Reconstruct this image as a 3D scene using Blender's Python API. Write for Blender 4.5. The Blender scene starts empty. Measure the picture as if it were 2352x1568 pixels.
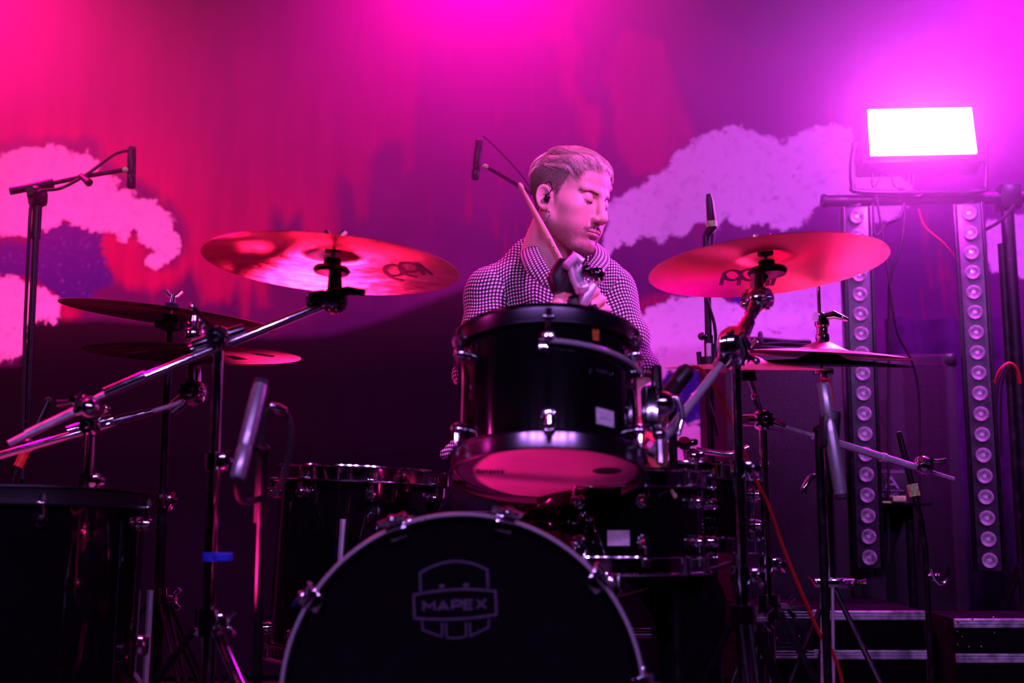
import bpy, math, random
import numpy as np
from mathutils import Vector, Matrix, Quaternion
PI = math.pi
random.seed(7); np.random.seed(7)
S = bpy.context.scene
COL = S.collection

# ------------------------------------------------------------------ camera
F = 2613.0; PITCH = math.radians(8.0); CAMZ = 0.62
cam_d = bpy.data.cameras.new('camera'); cam = bpy.data.objects.new('camera', cam_d); COL.objects.link(cam)
cam_d.sensor_width = 36.0; cam_d.lens = 36.0 * F / 2352.0
cam_d.clip_start = 0.05; cam_d.clip_end = 60
cam.location = (0, 0, CAMZ); cam.rotation_euler = (PI / 2 + PITCH, 0, 0)
cam_d.dof.use_dof = True; cam_d.dof.focus_distance = 2.50; cam_d.dof.aperture_fstop = 2.2
S.camera = cam
S.view_settings.view_transform = 'Standard'; S.view_settings.look = 'None'
S.view_settings.gamma = 1.0; S.view_settings.use_curve_mapping = False
S.view_settings.exposure = 0.0
S.cycles.volume_bounces = 0
S.cycles.max_bounces = 6; S.cycles.diffuse_bounces = 2; S.cycles.glossy_bounces = 3
S.cycles.transmission_bounces = 6; S.cycles.transparent_max_bounces = 8
S.cycles.caustics_reflective = False; S.cycles.caustics_refractive = False

def ray(px, py):
    x = (px - 1176.0) / F; y = -(py - 784.0) / F
    c, s = math.cos(PITCH), math.sin(PITCH)
    return Vector((x, c - y * s, s + y * c))
def P(px, py, Y):
    """the stage point seen at photograph pixel (px, py) at distance Y from the camera"""
    d = ray(px, py); t = Y / d.y
    return Vector((d.x * t, Y, CAMZ + d.z * t))
def on_plane(px, py, p0, n):
    d = ray(px, py); o = Vector((0, 0, CAMZ))
    t = (p0 - o).dot(n) / d.dot(n)
    return o + d * t

# ------------------------------------------------------------------ world
w = bpy.data.worlds.new('world'); S.world = w; w.use_nodes = True
bg = w.node_tree.nodes['Background']; bg.inputs[0].default_value = (0.5, 0.05, 0.8, 1); bg.inputs[1].default_value = 0.0006

# ------------------------------------------------------------------ lamps (stage lighting rig and added fills)
def lamp(name, kind, loc, energy, col, target=None, **kw):
    d = bpy.data.lights.new(name, kind); d.energy = energy; d.color = col
    for k, v in kw.items(): setattr(d, k, v)
    o = bpy.data.objects.new(name, d); COL.objects.link(o); o.location = loc
    if target is not None:
        o.rotation_euler = (Vector(target) - Vector(loc)).to_track_quat('-Z', 'Y').to_euler()
    return o
MAG = (1.0, 0.05, 0.75)
HAZE = 0.36
# strobe panel on the right: its light
lamp('strobe_lamp', 'AREA', P(2118, 302, 3.00), 16, (1.0, .04, 1.0), target=(.55, 0, .75), shape='RECTANGLE', size=.27, size_y=.12)
lamp('strobe_glow', 'POINT', P(2118, 305, 2.90), 32, (.9, .04, 1.0), shadow_soft_size=.06)
# hanging moving heads above the backdrop, out of frame
lamp('beam_left', 'SPOT', (-1.95, 3.1, 2.75), 720, (1.0, .0, .20), target=(-1.55, 3.2, .9), spot_size=math.radians(100), spot_blend=1.0, shadow_soft_size=.05)
lamp('beam_centre', 'SPOT', (-.10, 3.25, 2.62), 330, (1.0, .0, .45), target=(-.10, 2.9, .9), spot_size=math.radians(110), spot_blend=1.0, shadow_soft_size=.05)
lamp('beam_right', 'SPOT', (1.9, 3.3, 2.75), 420, (.80, .0, 1.0), target=(1.5, 3.0, .9), spot_size=math.radians(100), spot_blend=1.0, shadow_soft_size=.05)
# backdrop wash from the front truss
lamp('wash_right', 'SPOT', (2.2, 1.0, 3.1), 400, (.68, .12, 1.0), target=(1.3, 4.0, 1.2), spot_size=math.radians(50), spot_blend=.7, shadow_soft_size=.06)
lamp('wash_left', 'SPOT', (-2.6, 1.2, 3.0), 250, (.85, .17, .70), target=(-1.4, 4.0, 1.65), spot_size=math.radians(50), spot_blend=.8, shadow_soft_size=.06)
# key on the drummer
lamp('key_front_right', 'SPOT', (1.6, .8, 2.85), 560, (.90, .095, .86), target=(.1, 2.4, 1.18), spot_size=math.radians(21), spot_blend=.5, shadow_soft_size=.10)
lamp('hair_light', 'SPOT', (.6, 3.1, 2.7), 70, (1.0, .06, .62), target=(.1, 2.4, 1.25), spot_size=math.radians(26), spot_blend=.5, shadow_soft_size=.06)
lamp('fill_left', 'SPOT', (-2.6, 1.45, 1.75), 50, (1.0, .03, .50), target=(.0, 2.2, 1.12), spot_size=math.radians(26), spot_blend=.6, shadow_soft_size=.07)
# added unseen lamps: two lift the crash undersides, one the lower tom head
lamp('crash_fill_left', 'SPOT', (-.56, 2.95, .50), 46, (1.0, .01, .16), target=(-.20, 1.97, 1.12), spot_size=math.radians(36), spot_blend=.6, shadow_soft_size=.06)
lamp('crash_fill_right', 'SPOT', (.40, 2.75, .52), 5, (1.0, .0, .75), target=(.50, 2.2, 1.10), spot_size=math.radians(46), spot_blend=.6, shadow_soft_size=.06)
lamp('tom_head_fill', 'SPOT', (-.97, 1.72, .44), 190, (1.0, .01, .24), target=(.06, 1.92, .675), spot_size=math.radians(19), spot_blend=.3, shadow_soft_size=.03)
# small pale front-truss lamps (the sparkle on the chrome)
for _i, (_x, _e) in enumerate(((-1.9, 56), (-1.1, 70), (-.5, 60), (.5, 60), (1.1, 70), (1.9, 56))):
    lamp('front_truss', 'SPOT', (_x, -1.4, 2.6), _e, (.60, .24, 1.0), target=(0, 2.0, .7), spot_size=math.radians(60), spot_blend=.5, shadow_soft_size=.065)


# ------------------------------------------------------------------ object helpers
def tag(o, label=None, cat=None, group=None, kind=None):
    if label: o['label'] = label
    if cat: o['category'] = cat
    if group: o['group'] = group
    if kind: o['kind'] = kind
    return o
def thing(name, label, cat, loc=(0, 0, 0), mat=None, group=None):
    o = bpy.data.objects.new(name, None); COL.objects.link(o)
    o.empty_display_size = 0.05
    if mat is not None: o.matrix_world = mat
    else: o.location = loc
    tag(o, label, cat, group)
    return o
def wm(o):
    m = o.matrix_basis.copy()
    while o.parent is not None:
        o = o.parent; m = o.matrix_basis @ m
    return m

def frame(axis, roll=0.0):
    a = Vector(axis).normalized()
    u = Vector((1, 0, 0)) if abs(a.x) < 0.9 else Vector((0, 1, 0))
    v = a.cross(u).normalized(); u = v.cross(a).normalized()
    return u, v, a

class MB:
    def __init__(s): s.v = []; s.f = []
    def add(s, vs, fs):
        n = len(s.v); s.v += [tuple(p) for p in vs]; s.f += [tuple(i + n for i in f) for f in fs]; return s
    def cyl(s, p0, p1, r0, r1=None, n=16, caps=True):
        p0 = Vector(p0); p1 = Vector(p1); r1 = r0 if r1 is None else r1
        u, v, a = frame(p1 - p0)
        vs = []
        for p, r in ((p0, r0), (p1, r1)):
            for i in range(n):
                t = 2 * PI * i / n; vs.append(p + u * (r * math.cos(t)) + v * (r * math.sin(t)))
        fs = [(i, (i + 1) % n, n + (i + 1) % n, n + i) for i in range(n)]
        if caps: fs += [tuple(range(n - 1, -1, -1)), tuple(range(n, 2 * n))]
        return s.add(vs, fs)
    def lathe(s, prof, o=(0, 0, 0), axis=(0, 0, 1), n=32, closed=False):
        """prof: list of (radius, height along axis)"""
        o = Vector(o); u, v, a = frame(axis); vs = []; m = len(prof)
        for (r, h) in prof:
            for i in range(n):
                t = 2 * PI * i / n; vs.append(o + a * h + u * (r * math.cos(t)) + v * (r * math.sin(t)))
        fs = []
        for j in range(m if closed else m - 1):
            k = (j + 1) % m
            for i in range(n):
                fs.append((j * n + i, j * n + (i + 1) % n, k * n + (i + 1) % n, k * n + i))
        if not closed:
            if prof[0][0] > 1e-5: fs.append(tuple(range(n - 1, -1, -1)))
            if prof[-1][0] > 1e-5: fs.append(tuple((m - 1) * n + i for i in range(n)))
        return s.add(vs, fs)
    def sph(s, c, r, n=14, axis=(0, 0, 1), sz=1.0):
        pr = [(r * math.sin(PI * k / (n // 2 + 1)) , -r * sz * math.cos(PI * k / (n // 2 + 1))) for k in range(n // 2 + 2)]
        pr[0] = (1e-6, -r * sz); pr[-1] = (1e-6, r * sz)
        return s.lathe(pr, c, axis, n)
    def box(s, c, x, y, z, sx, sy, sz, bev=0.0):
        c = Vector(c); x = Vector(x).normalized(); y = Vector(y).normalized(); z = Vector(z).normalized()
        b = min(bev, sx / 2.1, sy / 2.1, sz / 2.1)
        if b <= 0:
            vs = [c + x * (i * sx / 2) + y * (j * sy / 2) + z * (k * sz / 2) for k in (-1, 1) for j in (-1, 1) for i in (-1, 1)]
            return s.add(vs, [(0, 2, 3, 1), (4, 5, 7, 6), (0, 1, 5, 4), (2, 6, 7, 3), (0, 4, 6, 2), (1, 3, 7, 5)])
        import bmesh
        bm = bmesh.new(); bmesh.ops.create_cube(bm, size=1.0)
        for v_ in bm.verts: v_.co = Vector((v_.co.x * sx, v_.co.y * sy, v_.co.z * sz))
        bmesh.ops.bevel(bm, geom=bm.edges[:], offset=b, segments=2, affect='EDGES', profile=0.5)
        bm.verts.index_update()
        vs = [c + x * q.co.x + y * q.co.y + z * q.co.z for q in bm.verts]; fs = [[q.index for q in f.verts] for f in bm.faces]
        bm.free(); return s.add(vs, fs)
    def tube(s, pts, r, n=8, caps=True, smooth=0):
        pts = [Vector(p) for p in pts]
        if smooth: pts = catmull(pts, smooth)
        m = len(pts); rs = r if isinstance(r, (list, tuple)) else [r] * m
        if len(rs) != m: rs = [rs[0] + (rs[-1] - rs[0]) * i / (m - 1) for i in range(m)]
        prev = None; vs = []
        for i in range(m):
            t = (pts[min(i + 1, m - 1)] - pts[max(i - 1, 0)]).normalized()
            if prev is None: u, v, _ = frame(t)
            else:
                u = (prev - t * prev.dot(t))
                u = u.normalized() if u.length > 1e-6 else frame(t)[0]
                v = t.cross(u)
            prev = u
            for k in range(n):
                a = 2 * PI * k / n; vs.append(pts[i] + u * (rs[i] * math.cos(a)) + v * (rs[i] * math.sin(a)))
        fs = [(i * n + k, i * n + (k + 1) % n, (i + 1) * n + (k + 1) % n, (i + 1) * n + k) for i in range(m - 1) for k in range(n)]
        if caps: fs += [tuple(range(n - 1, -1, -1)), tuple((m - 1) * n + k for k in range(n))]
        return s.add(vs, fs)
    def ribbon(s, pts, nrm, wd, th):
        """flat strip of width wd and thickness th along pts on a plane with normal nrm"""
        pts = [Vector(p) for p in pts]; nrm = Vector(nrm).normalized(); m = len(pts); vs = []
        closed = (pts[0] - pts[-1]).length < 1e-6
        for i in range(m):
            a = pts[i] - pts[i - 1] if i > 0 else (pts[-1] - pts[-2] if closed else pts[1] - pts[0])
            b = pts[i + 1] - pts[i] if i < m - 1 else (pts[1] - pts[0] if closed else pts[-1] - pts[-2])
            t = (a.normalized() + b.normalized()).normalized()
            k = 1.0 / max(0.5, t.dot(a.normalized()))
            sd = nrm.cross(t).normalized() * (wd / 2 * k)
            vs += [pts[i] - sd, pts[i] + sd, pts[i] + sd + nrm * th, pts[i] - sd + nrm * th]
        fs = []
        for i in range(m - 1):
            for k in range(4): fs.append((i * 4 + k, i * 4 + (k + 1) % 4, (i + 1) * 4 + (k + 1) % 4, (i + 1) * 4 + k))
        fs += [(3, 2, 1, 0), tuple((m - 1) * 4 + k for k in range(4))]
        return s.add(vs, fs)
    def build(s, name, mat, parent=None, local=False, smooth=True):
        me = bpy.data.meshes.new(name); me.from_pydata(s.v, [], s.f); me.update()
        if mat: me.materials.append(mat)
        o = bpy.data.objects.new(name, me); COL.objects.link(o)
        if parent is not None:
            o.parent = parent
            if not local: me.transform(wm(parent).inverted())
        if smooth: shade(me)
        return o
def shade(me, ang=38):
    me.polygons.foreach_set('use_smooth', [True] * len(me.polygons))
    try: me.set_sharp_from_angle(angle=math.radians(ang))
    except Exception: pass
def catmull(pts, k):
    out = []; m = len(pts)
    for i in range(m - 1):
        p0, p1, p2, p3 = pts[max(i - 1, 0)], pts[i], pts[i + 1], pts[min(i + 2, m - 1)]
        for j in range(k):
            t = j / k
            out.append(0.5 * ((2 * p1) + (p2 - p0) * t + (2 * p0 - 5 * p1 + 4 * p2 - p3) * t * t + (3 * p1 - p0 - 3 * p2 + p3) * t ** 3))
    out.append(pts[-1]); return out
def dup(o, parent, mat):
    c = o.copy(); COL.objects.link(c); c.parent = parent; c.matrix_basis = mat; return c
def np_mesh(name, V, Fq, mat, parent=None, local=False, smooth=True):
    me = bpy.data.meshes.new(name)
    me.vertices.add(len(V)); me.vertices.foreach_set('co', np.asarray(V, np.float32).ravel())
    me.loops.add(len(Fq) * 4); me.loops.foreach_set('vertex_index', np.asarray(Fq, np.int32).ravel())
    me.polygons.add(len(Fq)); me.polygons.foreach_set('loop_start', np.arange(0, len(Fq) * 4, 4, dtype=np.int32))
    me.polygons.foreach_set('use_smooth', np.full(len(Fq), smooth, bool))
    me.update(); me.validate()
    me.materials.append(mat)
    o = bpy.data.objects.new(name, me); COL.objects.link(o)
    if parent is not None:
        o.parent = parent
        if not local: me.transform(wm(parent).inverted())
    return o

def text_obj(name, body, size, m, parent, ext=.0001, xs=1.0, align='LEFT'):
    fc = bpy.data.curves.new(name, 'FONT'); fc.body = body; fc.size = size; fc.extrude = ext; fc.align_x = align; fc.resolution_u = 3
    t = bpy.data.objects.new(name, fc); COL.objects.link(t)
    bpy.context.view_layer.update()
    me = bpy.data.meshes.new_from_object(t.evaluated_get(bpy.context.evaluated_depsgraph_get()))
    bpy.data.objects.remove(t); me.materials.clear(); me.materials.append(m)
    if xs != 1.0: me.transform(Matrix.Diagonal((xs, 1, 1, 1)))
    o = bpy.data.objects.new(name, me); COL.objects.link(o); o.parent = parent; return o

# ------------------------------------------------------------------ materials
def mat(name, col, rough=0.5, metal=0.0, coat=0.0, spec=0.5, **kw):
    m = bpy.data.materials.new(name); m.use_nodes = True
    b = m.node_tree.nodes['Principled BSDF']
    b.inputs['Base Color'].default_value = (*col, 1); b.inputs['Roughness'].default_value = rough
    b.inputs['Metallic'].default_value = metal; b.inputs['Coat Weight'].default_value = coat
    b.inputs['Specular IOR Level'].default_value = spec
    for k, v in kw.items(): b.inputs[k].default_value = v
    return m
def nd(m, t, **kw):
    n = m.node_tree.nodes.new(t)
    for k, v in kw.items():
        if k.startswith('_'): n.inputs[int(k[1:])].default_value = v
        else: setattr(n, k, v)
    return n
def lk(m, a, b): m.node_tree.links.new(a, b)
def bsdf(m): return m.node_tree.nodes['Principled BSDF']
def wear(m, base, dirt, scale=40, lo=0.45, hi=0.7, rough=None, bump=0.0):
    """noise breakup of the colour and roughness"""
    tc = nd(m, 'ShaderNodeTexCoord'); nz = nd(m, 'ShaderNodeTexNoise'); nz.inputs['Scale'].default_value = scale; nz.inputs['Detail'].default_value = 6
    lk(m, tc.outputs['Object'], nz.inputs['Vector'])
    mr = nd(m, 'ShaderNodeMapRange', _1=lo, _2=hi); lk(m, nz.outputs['Fac'], mr.inputs[0])
    mx = nd(m, 'ShaderNodeMix', data_type='RGBA'); mx.inputs[6].default_value = (*base, 1); mx.inputs[7].default_value = (*dirt, 1)
    lk(m, mr.outputs[0], mx.inputs[0]); lk(m, mx.outputs[2], bsdf(m).inputs['Base Color'])
    if rough:
        r = nd(m, 'ShaderNodeMapRange', _1=0.3, _2=0.7, _3=rough[0], _4=rough[1]); lk(m, nz.outputs['Fac'], r.inputs[0]); lk(m, r.outputs[0], bsdf(m).inputs['Roughness'])
    if bump:
        bp = nd(m, 'ShaderNodeBump'); bp.inputs['Strength'].default_value = bump; bp.inputs['Distance'].default_value = 0.002
        lk(m, nz.outputs['Fac'], bp.inputs['Height']); lk(m, bp.outputs[0], bsdf(m).inputs['Normal'])
    return m
CHROME = wear(mat('chrome', (.86, .86, .9), .1, 1), (.88, .88, .92), (.6, .6, .66), 25, .5, .75, (.05, .14))
SATIN = wear(mat('satin_chrome', (.85, .85, .9), .3, .55), (.88, .88, .92), (.65, .65, .7), 40, .4, .8, (.22, .36))
KNURL = mat('knurled_chrome', (.85, .85, .9), .28, 1)
_w = nd(KNURL, 'ShaderNodeTexVoronoi'); _w.inputs['Scale'].default_value = 900
_t = nd(KNURL, 'ShaderNodeTexCoord'); lk(KNURL, _t.outputs['Object'], _w.inputs['Vector'])
_b = nd(KNURL, 'ShaderNodeBump'); _b.inputs['Strength'].default_value = .8; _b.inputs['Distance'].default_value = .001
lk(KNURL, _w.outputs[0], _b.inputs['Height']); lk(KNURL, _b.outputs[0], bsdf(KNURL).inputs['Normal'])
BLACKGLOSS = wear(mat('black_lacquer', (.003, .003, .004), .08, 0, 1.0), (.003, .003, .004), (.006, .005, .007), 12, .4, .8)
HOOPBLACK = mat('dark_hoop', (.006, .006, .008), .4, 0, 0.0, .3)
NICKEL = mat('dark_nickel', (.22, .21, .26), .22, 1)
PLASTIC = wear(mat('black_plastic', (.006, .006, .007), .4), (.006, .006, .007), (.012, .011, .013), 60, .4, .7, (.32, .5), .1)
RUBBER = mat('rubber', (.005, .005, .005), .7)
BLACKMETAL = wear(mat('black_metal', (.01, .01, .012), .35, .6), (.012, .011, .014), (.03, .028, .032), 50, .55, .75, (.28, .45))
FELT = wear(mat('felt', (.02, .015, .03), .95), (.02, .015, .03), (.04, .03, .05), 200, .4, .7, None, .5)
REDCABLE = mat('red_cable', (.55, .02, .02), .45)
REDTAPE = wear(mat('red_tape', (.8, .03, .02), .5), (.85, .04, .02), (.5, .01, .01), 120)
YELLOWTAPE = wear(mat('yellow_tape', (.45, .8, .2), .6), (.5, .9, .25), (.2, .45, .1), 90)
BLUETAPE = wear(mat('blue_tape', (.03, .05, .8), .5), (.03, .06, .9), (.01, .02, .4), 60)
WHITEPAPER = wear(mat('white_paper', (.8, .8, .8), .6), (.85, .85, .85), (.55, .55, .6), 80)
INK = mat('black_ink', (.004, .004, .005), .6)
LOGOINK = wear(mat('grey_print', (.09, .07, .12), .6), (.09, .07, .13), (.06, .05, .09), 80)
MICGREY = wear(mat('satin_grey_metal', (.5, .5, .52), .32, .6), (.5, .5, .53), (.3, .3, .33), 60, .4, .8, (.25, .4))
GRILLE = wear(mat('mic_grille', (.08, .08, .09), .5, .8), (.1, .1, .11), (.02, .02, .02), 700, .45, .55, None, .8)
ALU = wear(mat('scuffed_aluminium', (.6, .6, .65), .4, .35), (.8, .8, .85), (.25, .25, .3), 35, .4, .65, (.3, .5), .3)
CASEPANEL = wear(mat('black_laminate', (.003, .003, .004), .9, spec=.05), (.003, .003, .004), (.006, .006, .007), 20, .4, .7, None, .2)
GRILLECLOTH = wear(mat('grille_cloth', (.008, .007, .01), .9), (.008, .007, .01), (.02, .018, .022), 400, .4, .6, None, .6)
TOLEX = wear(mat('black_tolex', (.006, .006, .007), .6), (.005, .005, .006), (.012, .012, .014), 300, .4, .6, None, .6)
WOOD = mat('hickory', (.72, .5, .3), .45)
_tc = nd(WOOD, 'ShaderNodeTexCoord'); _mp = nd(WOOD, 'ShaderNodeMapping'); _mp.inputs['Scale'].default_value = (60, 60, 6)
_n = nd(WOOD, 'ShaderNodeTexNoise'); _n.inputs['Scale'].default_value = 4; lk(WOOD, _tc.outputs['Object'], _mp.inputs[0]); lk(WOOD, _mp.outputs[0], _n.inputs['Vector'])
_r = nd(WOOD, 'ShaderNodeMix', data_type='RGBA'); _r.inputs[6].default_value = (.8, .58, .36, 1); _r.inputs[7].default_value = (.55, .36, .2, 1)
lk(WOOD, _n.outputs['Fac'], _r.inputs[0]); lk(WOOD, _r.outputs[2], bsdf(WOOD).inputs['Base Color'])

def cymbal_mat(name, col, rough, bump):
    m = mat(name, col, rough, 1.0)
    tc = nd(m, 'ShaderNodeTexCoord')
    # lathe grooves: rings about the cymbal's own axis
    sx = nd(m, 'ShaderNodeSeparateXYZ'); lk(m, tc.outputs['Object'], sx.inputs[0])
    a = nd(m, 'ShaderNodeMath', operation='MULTIPLY'); lk(m, sx.outputs[0], a.inputs[0]); lk(m, sx.outputs[0], a.inputs[1])
    b = nd(m, 'ShaderNodeMath', operation='MULTIPLY'); lk(m, sx.outputs[1], b.inputs[0]); lk(m, sx.outputs[1], b.inputs[1])
    c = nd(m, 'ShaderNodeMath', operation='ADD'); lk(m, a.outputs[0], c.inputs[0]); lk(m, b.outputs[0], c.inputs[1])
    d = nd(m, 'ShaderNodeMath', operation='SQRT'); lk(m, c.outputs[0], d.inputs[0])
    e = nd(m, 'ShaderNodeMath', operation='MULTIPLY', _1=900.0); lk(m, d.outputs[0], e.inputs[0])
    cb = nd(m, 'ShaderNodeCombineXYZ'); lk(m, e.outputs[0], cb.inputs[0])
    nz = nd(m, 'ShaderNodeTexNoise'); nz.inputs['Scale'].default_value = 1.0; nz.inputs['Detail'].default_value = 4; lk(m, cb.outputs[0], nz.inputs['Vector'])
    hz = nd(m, 'ShaderNodeTexNoise'); hz.inputs['Scale'].default_value = 14.0; hz.inputs['Detail'].default_value = 2; lk(m, tc.outputs['Object'], hz.inputs['Vector'])
    b1 = nd(m, 'ShaderNodeBump'); b1.inputs['Strength'].default_value = .5; b1.inputs['Distance'].default_value = bump
    lk(m, hz.outputs['Fac'], b1.inputs['Height'])
    b2 = nd(m, 'ShaderNodeBump'); b2.inputs['Strength'].default_value = .35; b2.inputs['Distance'].default_value = .0006
    lk(m, nz.outputs['Fac'], b2.inputs['Height']); lk(m, b1.outputs[0], b2.inputs['Normal']); lk(m, b2.outputs[0], bsdf(m).inputs['Normal'])
    tg = nd(m, 'ShaderNodeTangent', direction_type='RADIAL', axis='Z'); lk(m, tg.outputs[0], bsdf(m).inputs['Tangent']); bsdf(m).inputs['Anisotropic'].default_value = .75
    return m
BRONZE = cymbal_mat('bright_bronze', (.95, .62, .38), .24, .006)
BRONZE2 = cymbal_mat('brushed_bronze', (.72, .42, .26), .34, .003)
SHADEBRONZE = cymbal_mat('shaded_bronze', (.08, .05, .04), .42, .002)  # unlit look of these cymbals put into a darkened bronze colour
# ------------------------------------------------------------------ distance-field modelling (bodies and cloth)
def A(*v): return np.array(v, np.float32)
def smin(a, b, k):
    h = np.clip(0.5 + 0.5 * (b - a) / k, 0, 1); return b + (a - b) * h - k * h * (1 - h)
def smax(a, b, k): return -smin(-a, -b, k)
def d_sph(p, c, r): return np.sqrt(((p - A(*c)) ** 2).sum(-1)) - r
def d_ell(p, c, r, R=None):
    q = p - A(*c)
    if R is not None: q = q @ np.array(R, np.float32)
    r = A(*r); k0 = np.sqrt(((q / r) ** 2).sum(-1)); k1 = np.sqrt(((q / (r * r)) ** 2).sum(-1)) + 1e-9
    return k0 * (k0 - 1.0) / k1
def d_cap(p, a, b, r0, r1=None):
    r1 = r0 if r1 is None else r1
    a = A(*a); b = A(*b); ba = b - a; q = p - a
    h = np.clip((q @ ba) / float(ba @ ba), 0, 1)
    return np.sqrt(((q - h[..., None] * ba) ** 2).sum(-1)) - (r0 + (r1 - r0) * h)
def smooth_noise(p, f, seed=0):
    r = np.random.RandomState(seed); out = 0
    for i in range(5):
        k = r.normal(size=3).astype(np.float32); k = k / np.linalg.norm(k) * f * (0.6 + 0.8 * r.rand())
        out = out + np.sin(p @ k + r.rand() * 6.28)
    return out / 5
def surface(sdf, lo, hi, h):
    """dual surface of sdf on a regular grid: returns vertices and quads"""
    ax = [np.arange(lo[i], hi[i] + h, h, dtype=np.float32) for i in range(3)]
    nx, ny, nz = map(len, ax)
    D = np.empty((nx, ny, nz), np.float32)
    step = max(1, int(400000 / (ny * nz)))
    for i in range(0, nx, step):
        g = np.stack(np.meshgrid(ax[0][i:i + step], ax[1], ax[2], indexing='ij'), -1)
        D[i:i + step] = sdf(g)
    s = D < 0
    c = np.zeros((nx - 1, ny - 1, nz - 1), np.int8)
    for dx in (0, 1):
        for dy in (0, 1):
            for dz in (0, 1): c += s[dx:nx - 1 + dx, dy:ny - 1 + dy, dz:nz - 1 + dz]
    cell = np.argwhere((c > 0) & (c < 8)); idx = -np.ones(c.shape, np.int64); idx[tuple(cell.T)] = np.arange(len(cell))
    acc = np.zeros((len(cell), 3)); cnt = np.zeros(len(cell))
    cor = [(0, 0, 0), (1, 0, 0), (0, 1, 0), (1, 1, 0), (0, 0, 1), (1, 0, 1), (0, 1, 1), (1, 1, 1)]
    for a in range(8):
        for b in range(a + 1, 8):
            if sum(abs(cor[a][k] - cor[b][k]) for k in range(3)) != 1: continue
            da = D[tuple((cell + cor[a]).T)]; db = D[tuple((cell + cor[b]).T)]
            m = (da < 0) != (db < 0); t = np.where(m, da / np.where(m, da - db, 1), 0)
            pos = np.array(cor[a]) + t[:, None] * (np.array(cor[b]) - np.array(cor[a]))
            acc[m] += pos[m]; cnt[m] += 1
    V = (cell + acc / cnt[:, None]) * h + np.array(lo)
    Q = []
    for axn in range(3):
        o1, o2 = [k for k in range(3) if k != axn]
        sl0 = [slice(None)] * 3; sl1 = [slice(None)] * 3; sl0[axn] = slice(0, -1); sl1[axn] = slice(1, None)
        e = s[tuple(sl0)] != s[tuple(sl1)]
        E = np.argwhere(e); E = E[(E[:, o1] > 0) & (E[:, o2] > 0) & (E[:, o1] < s.shape[o1] - 1) & (E[:, o2] < s.shape[o2] - 1)]
        fl = s[tuple(E.T)]
        q = []
        for (a, b) in ((-1, -1), (0, -1), (0, 0), (-1, 0)):
            c_ = E.copy(); c_[:, o1] += a; c_[:, o2] += b; q.append(idx[tuple(c_.T)])
        q = np.stack(q, 1)
        if axn == 1: fl = ~fl
        q[~fl] = q[~fl][:, ::-1]
        Q.append(q)
    Q = np.concatenate(Q); Q = Q[(Q >= 0).all(1)]
    return V.astype(np.float32), Q.astype(np.int32)
# ------------------------------------------------------------------ stage shell
YB = 4.05
def struct(mb, name, m): o = mb.build(name, m, None); o['kind'] = 'structure'; return o
WALLM = wear(mat('black_painted_wall', (.012, .010, .016), .85), (.012, .010, .016), (.02, .016, .026), 6)
FLOORM = wear(mat('black_stage_floor', (.010, .009, .012), .55), (.008, .008, .010), (.022, .02, .026), 9, .4, .7, (.4, .7), .2)
struct(MB().box((0, 2.0, -.05), (1, 0, 0), (0, 1, 0), (0, 0, 1), 7.0, 5.4, .10), 'floor', FLOORM)
struct(MB().box((0, 4.62, 1.6), (1, 0, 0), (0, 1, 0), (0, 0, 1), 7.0, .10, 3.4), 'wall_back', WALLM)
struct(MB().box((-3.45, 2.6, 1.6), (1, 0, 0), (0, 1, 0), (0, 0, 1), .10, 4.1, 3.4), 'wall_left', WALLM)
struct(MB().box((3.45, 2.6, 1.6), (1, 0, 0), (0, 1, 0), (0, 0, 1), .10, 4.1, 3.4), 'wall_right', WALLM)
struct(MB().box((0, 2.6, 3.35), (1, 0, 0), (0, 1, 0), (0, 0, 1), 7.0, 4.1, .10), 'ceiling', WALLM)

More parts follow.
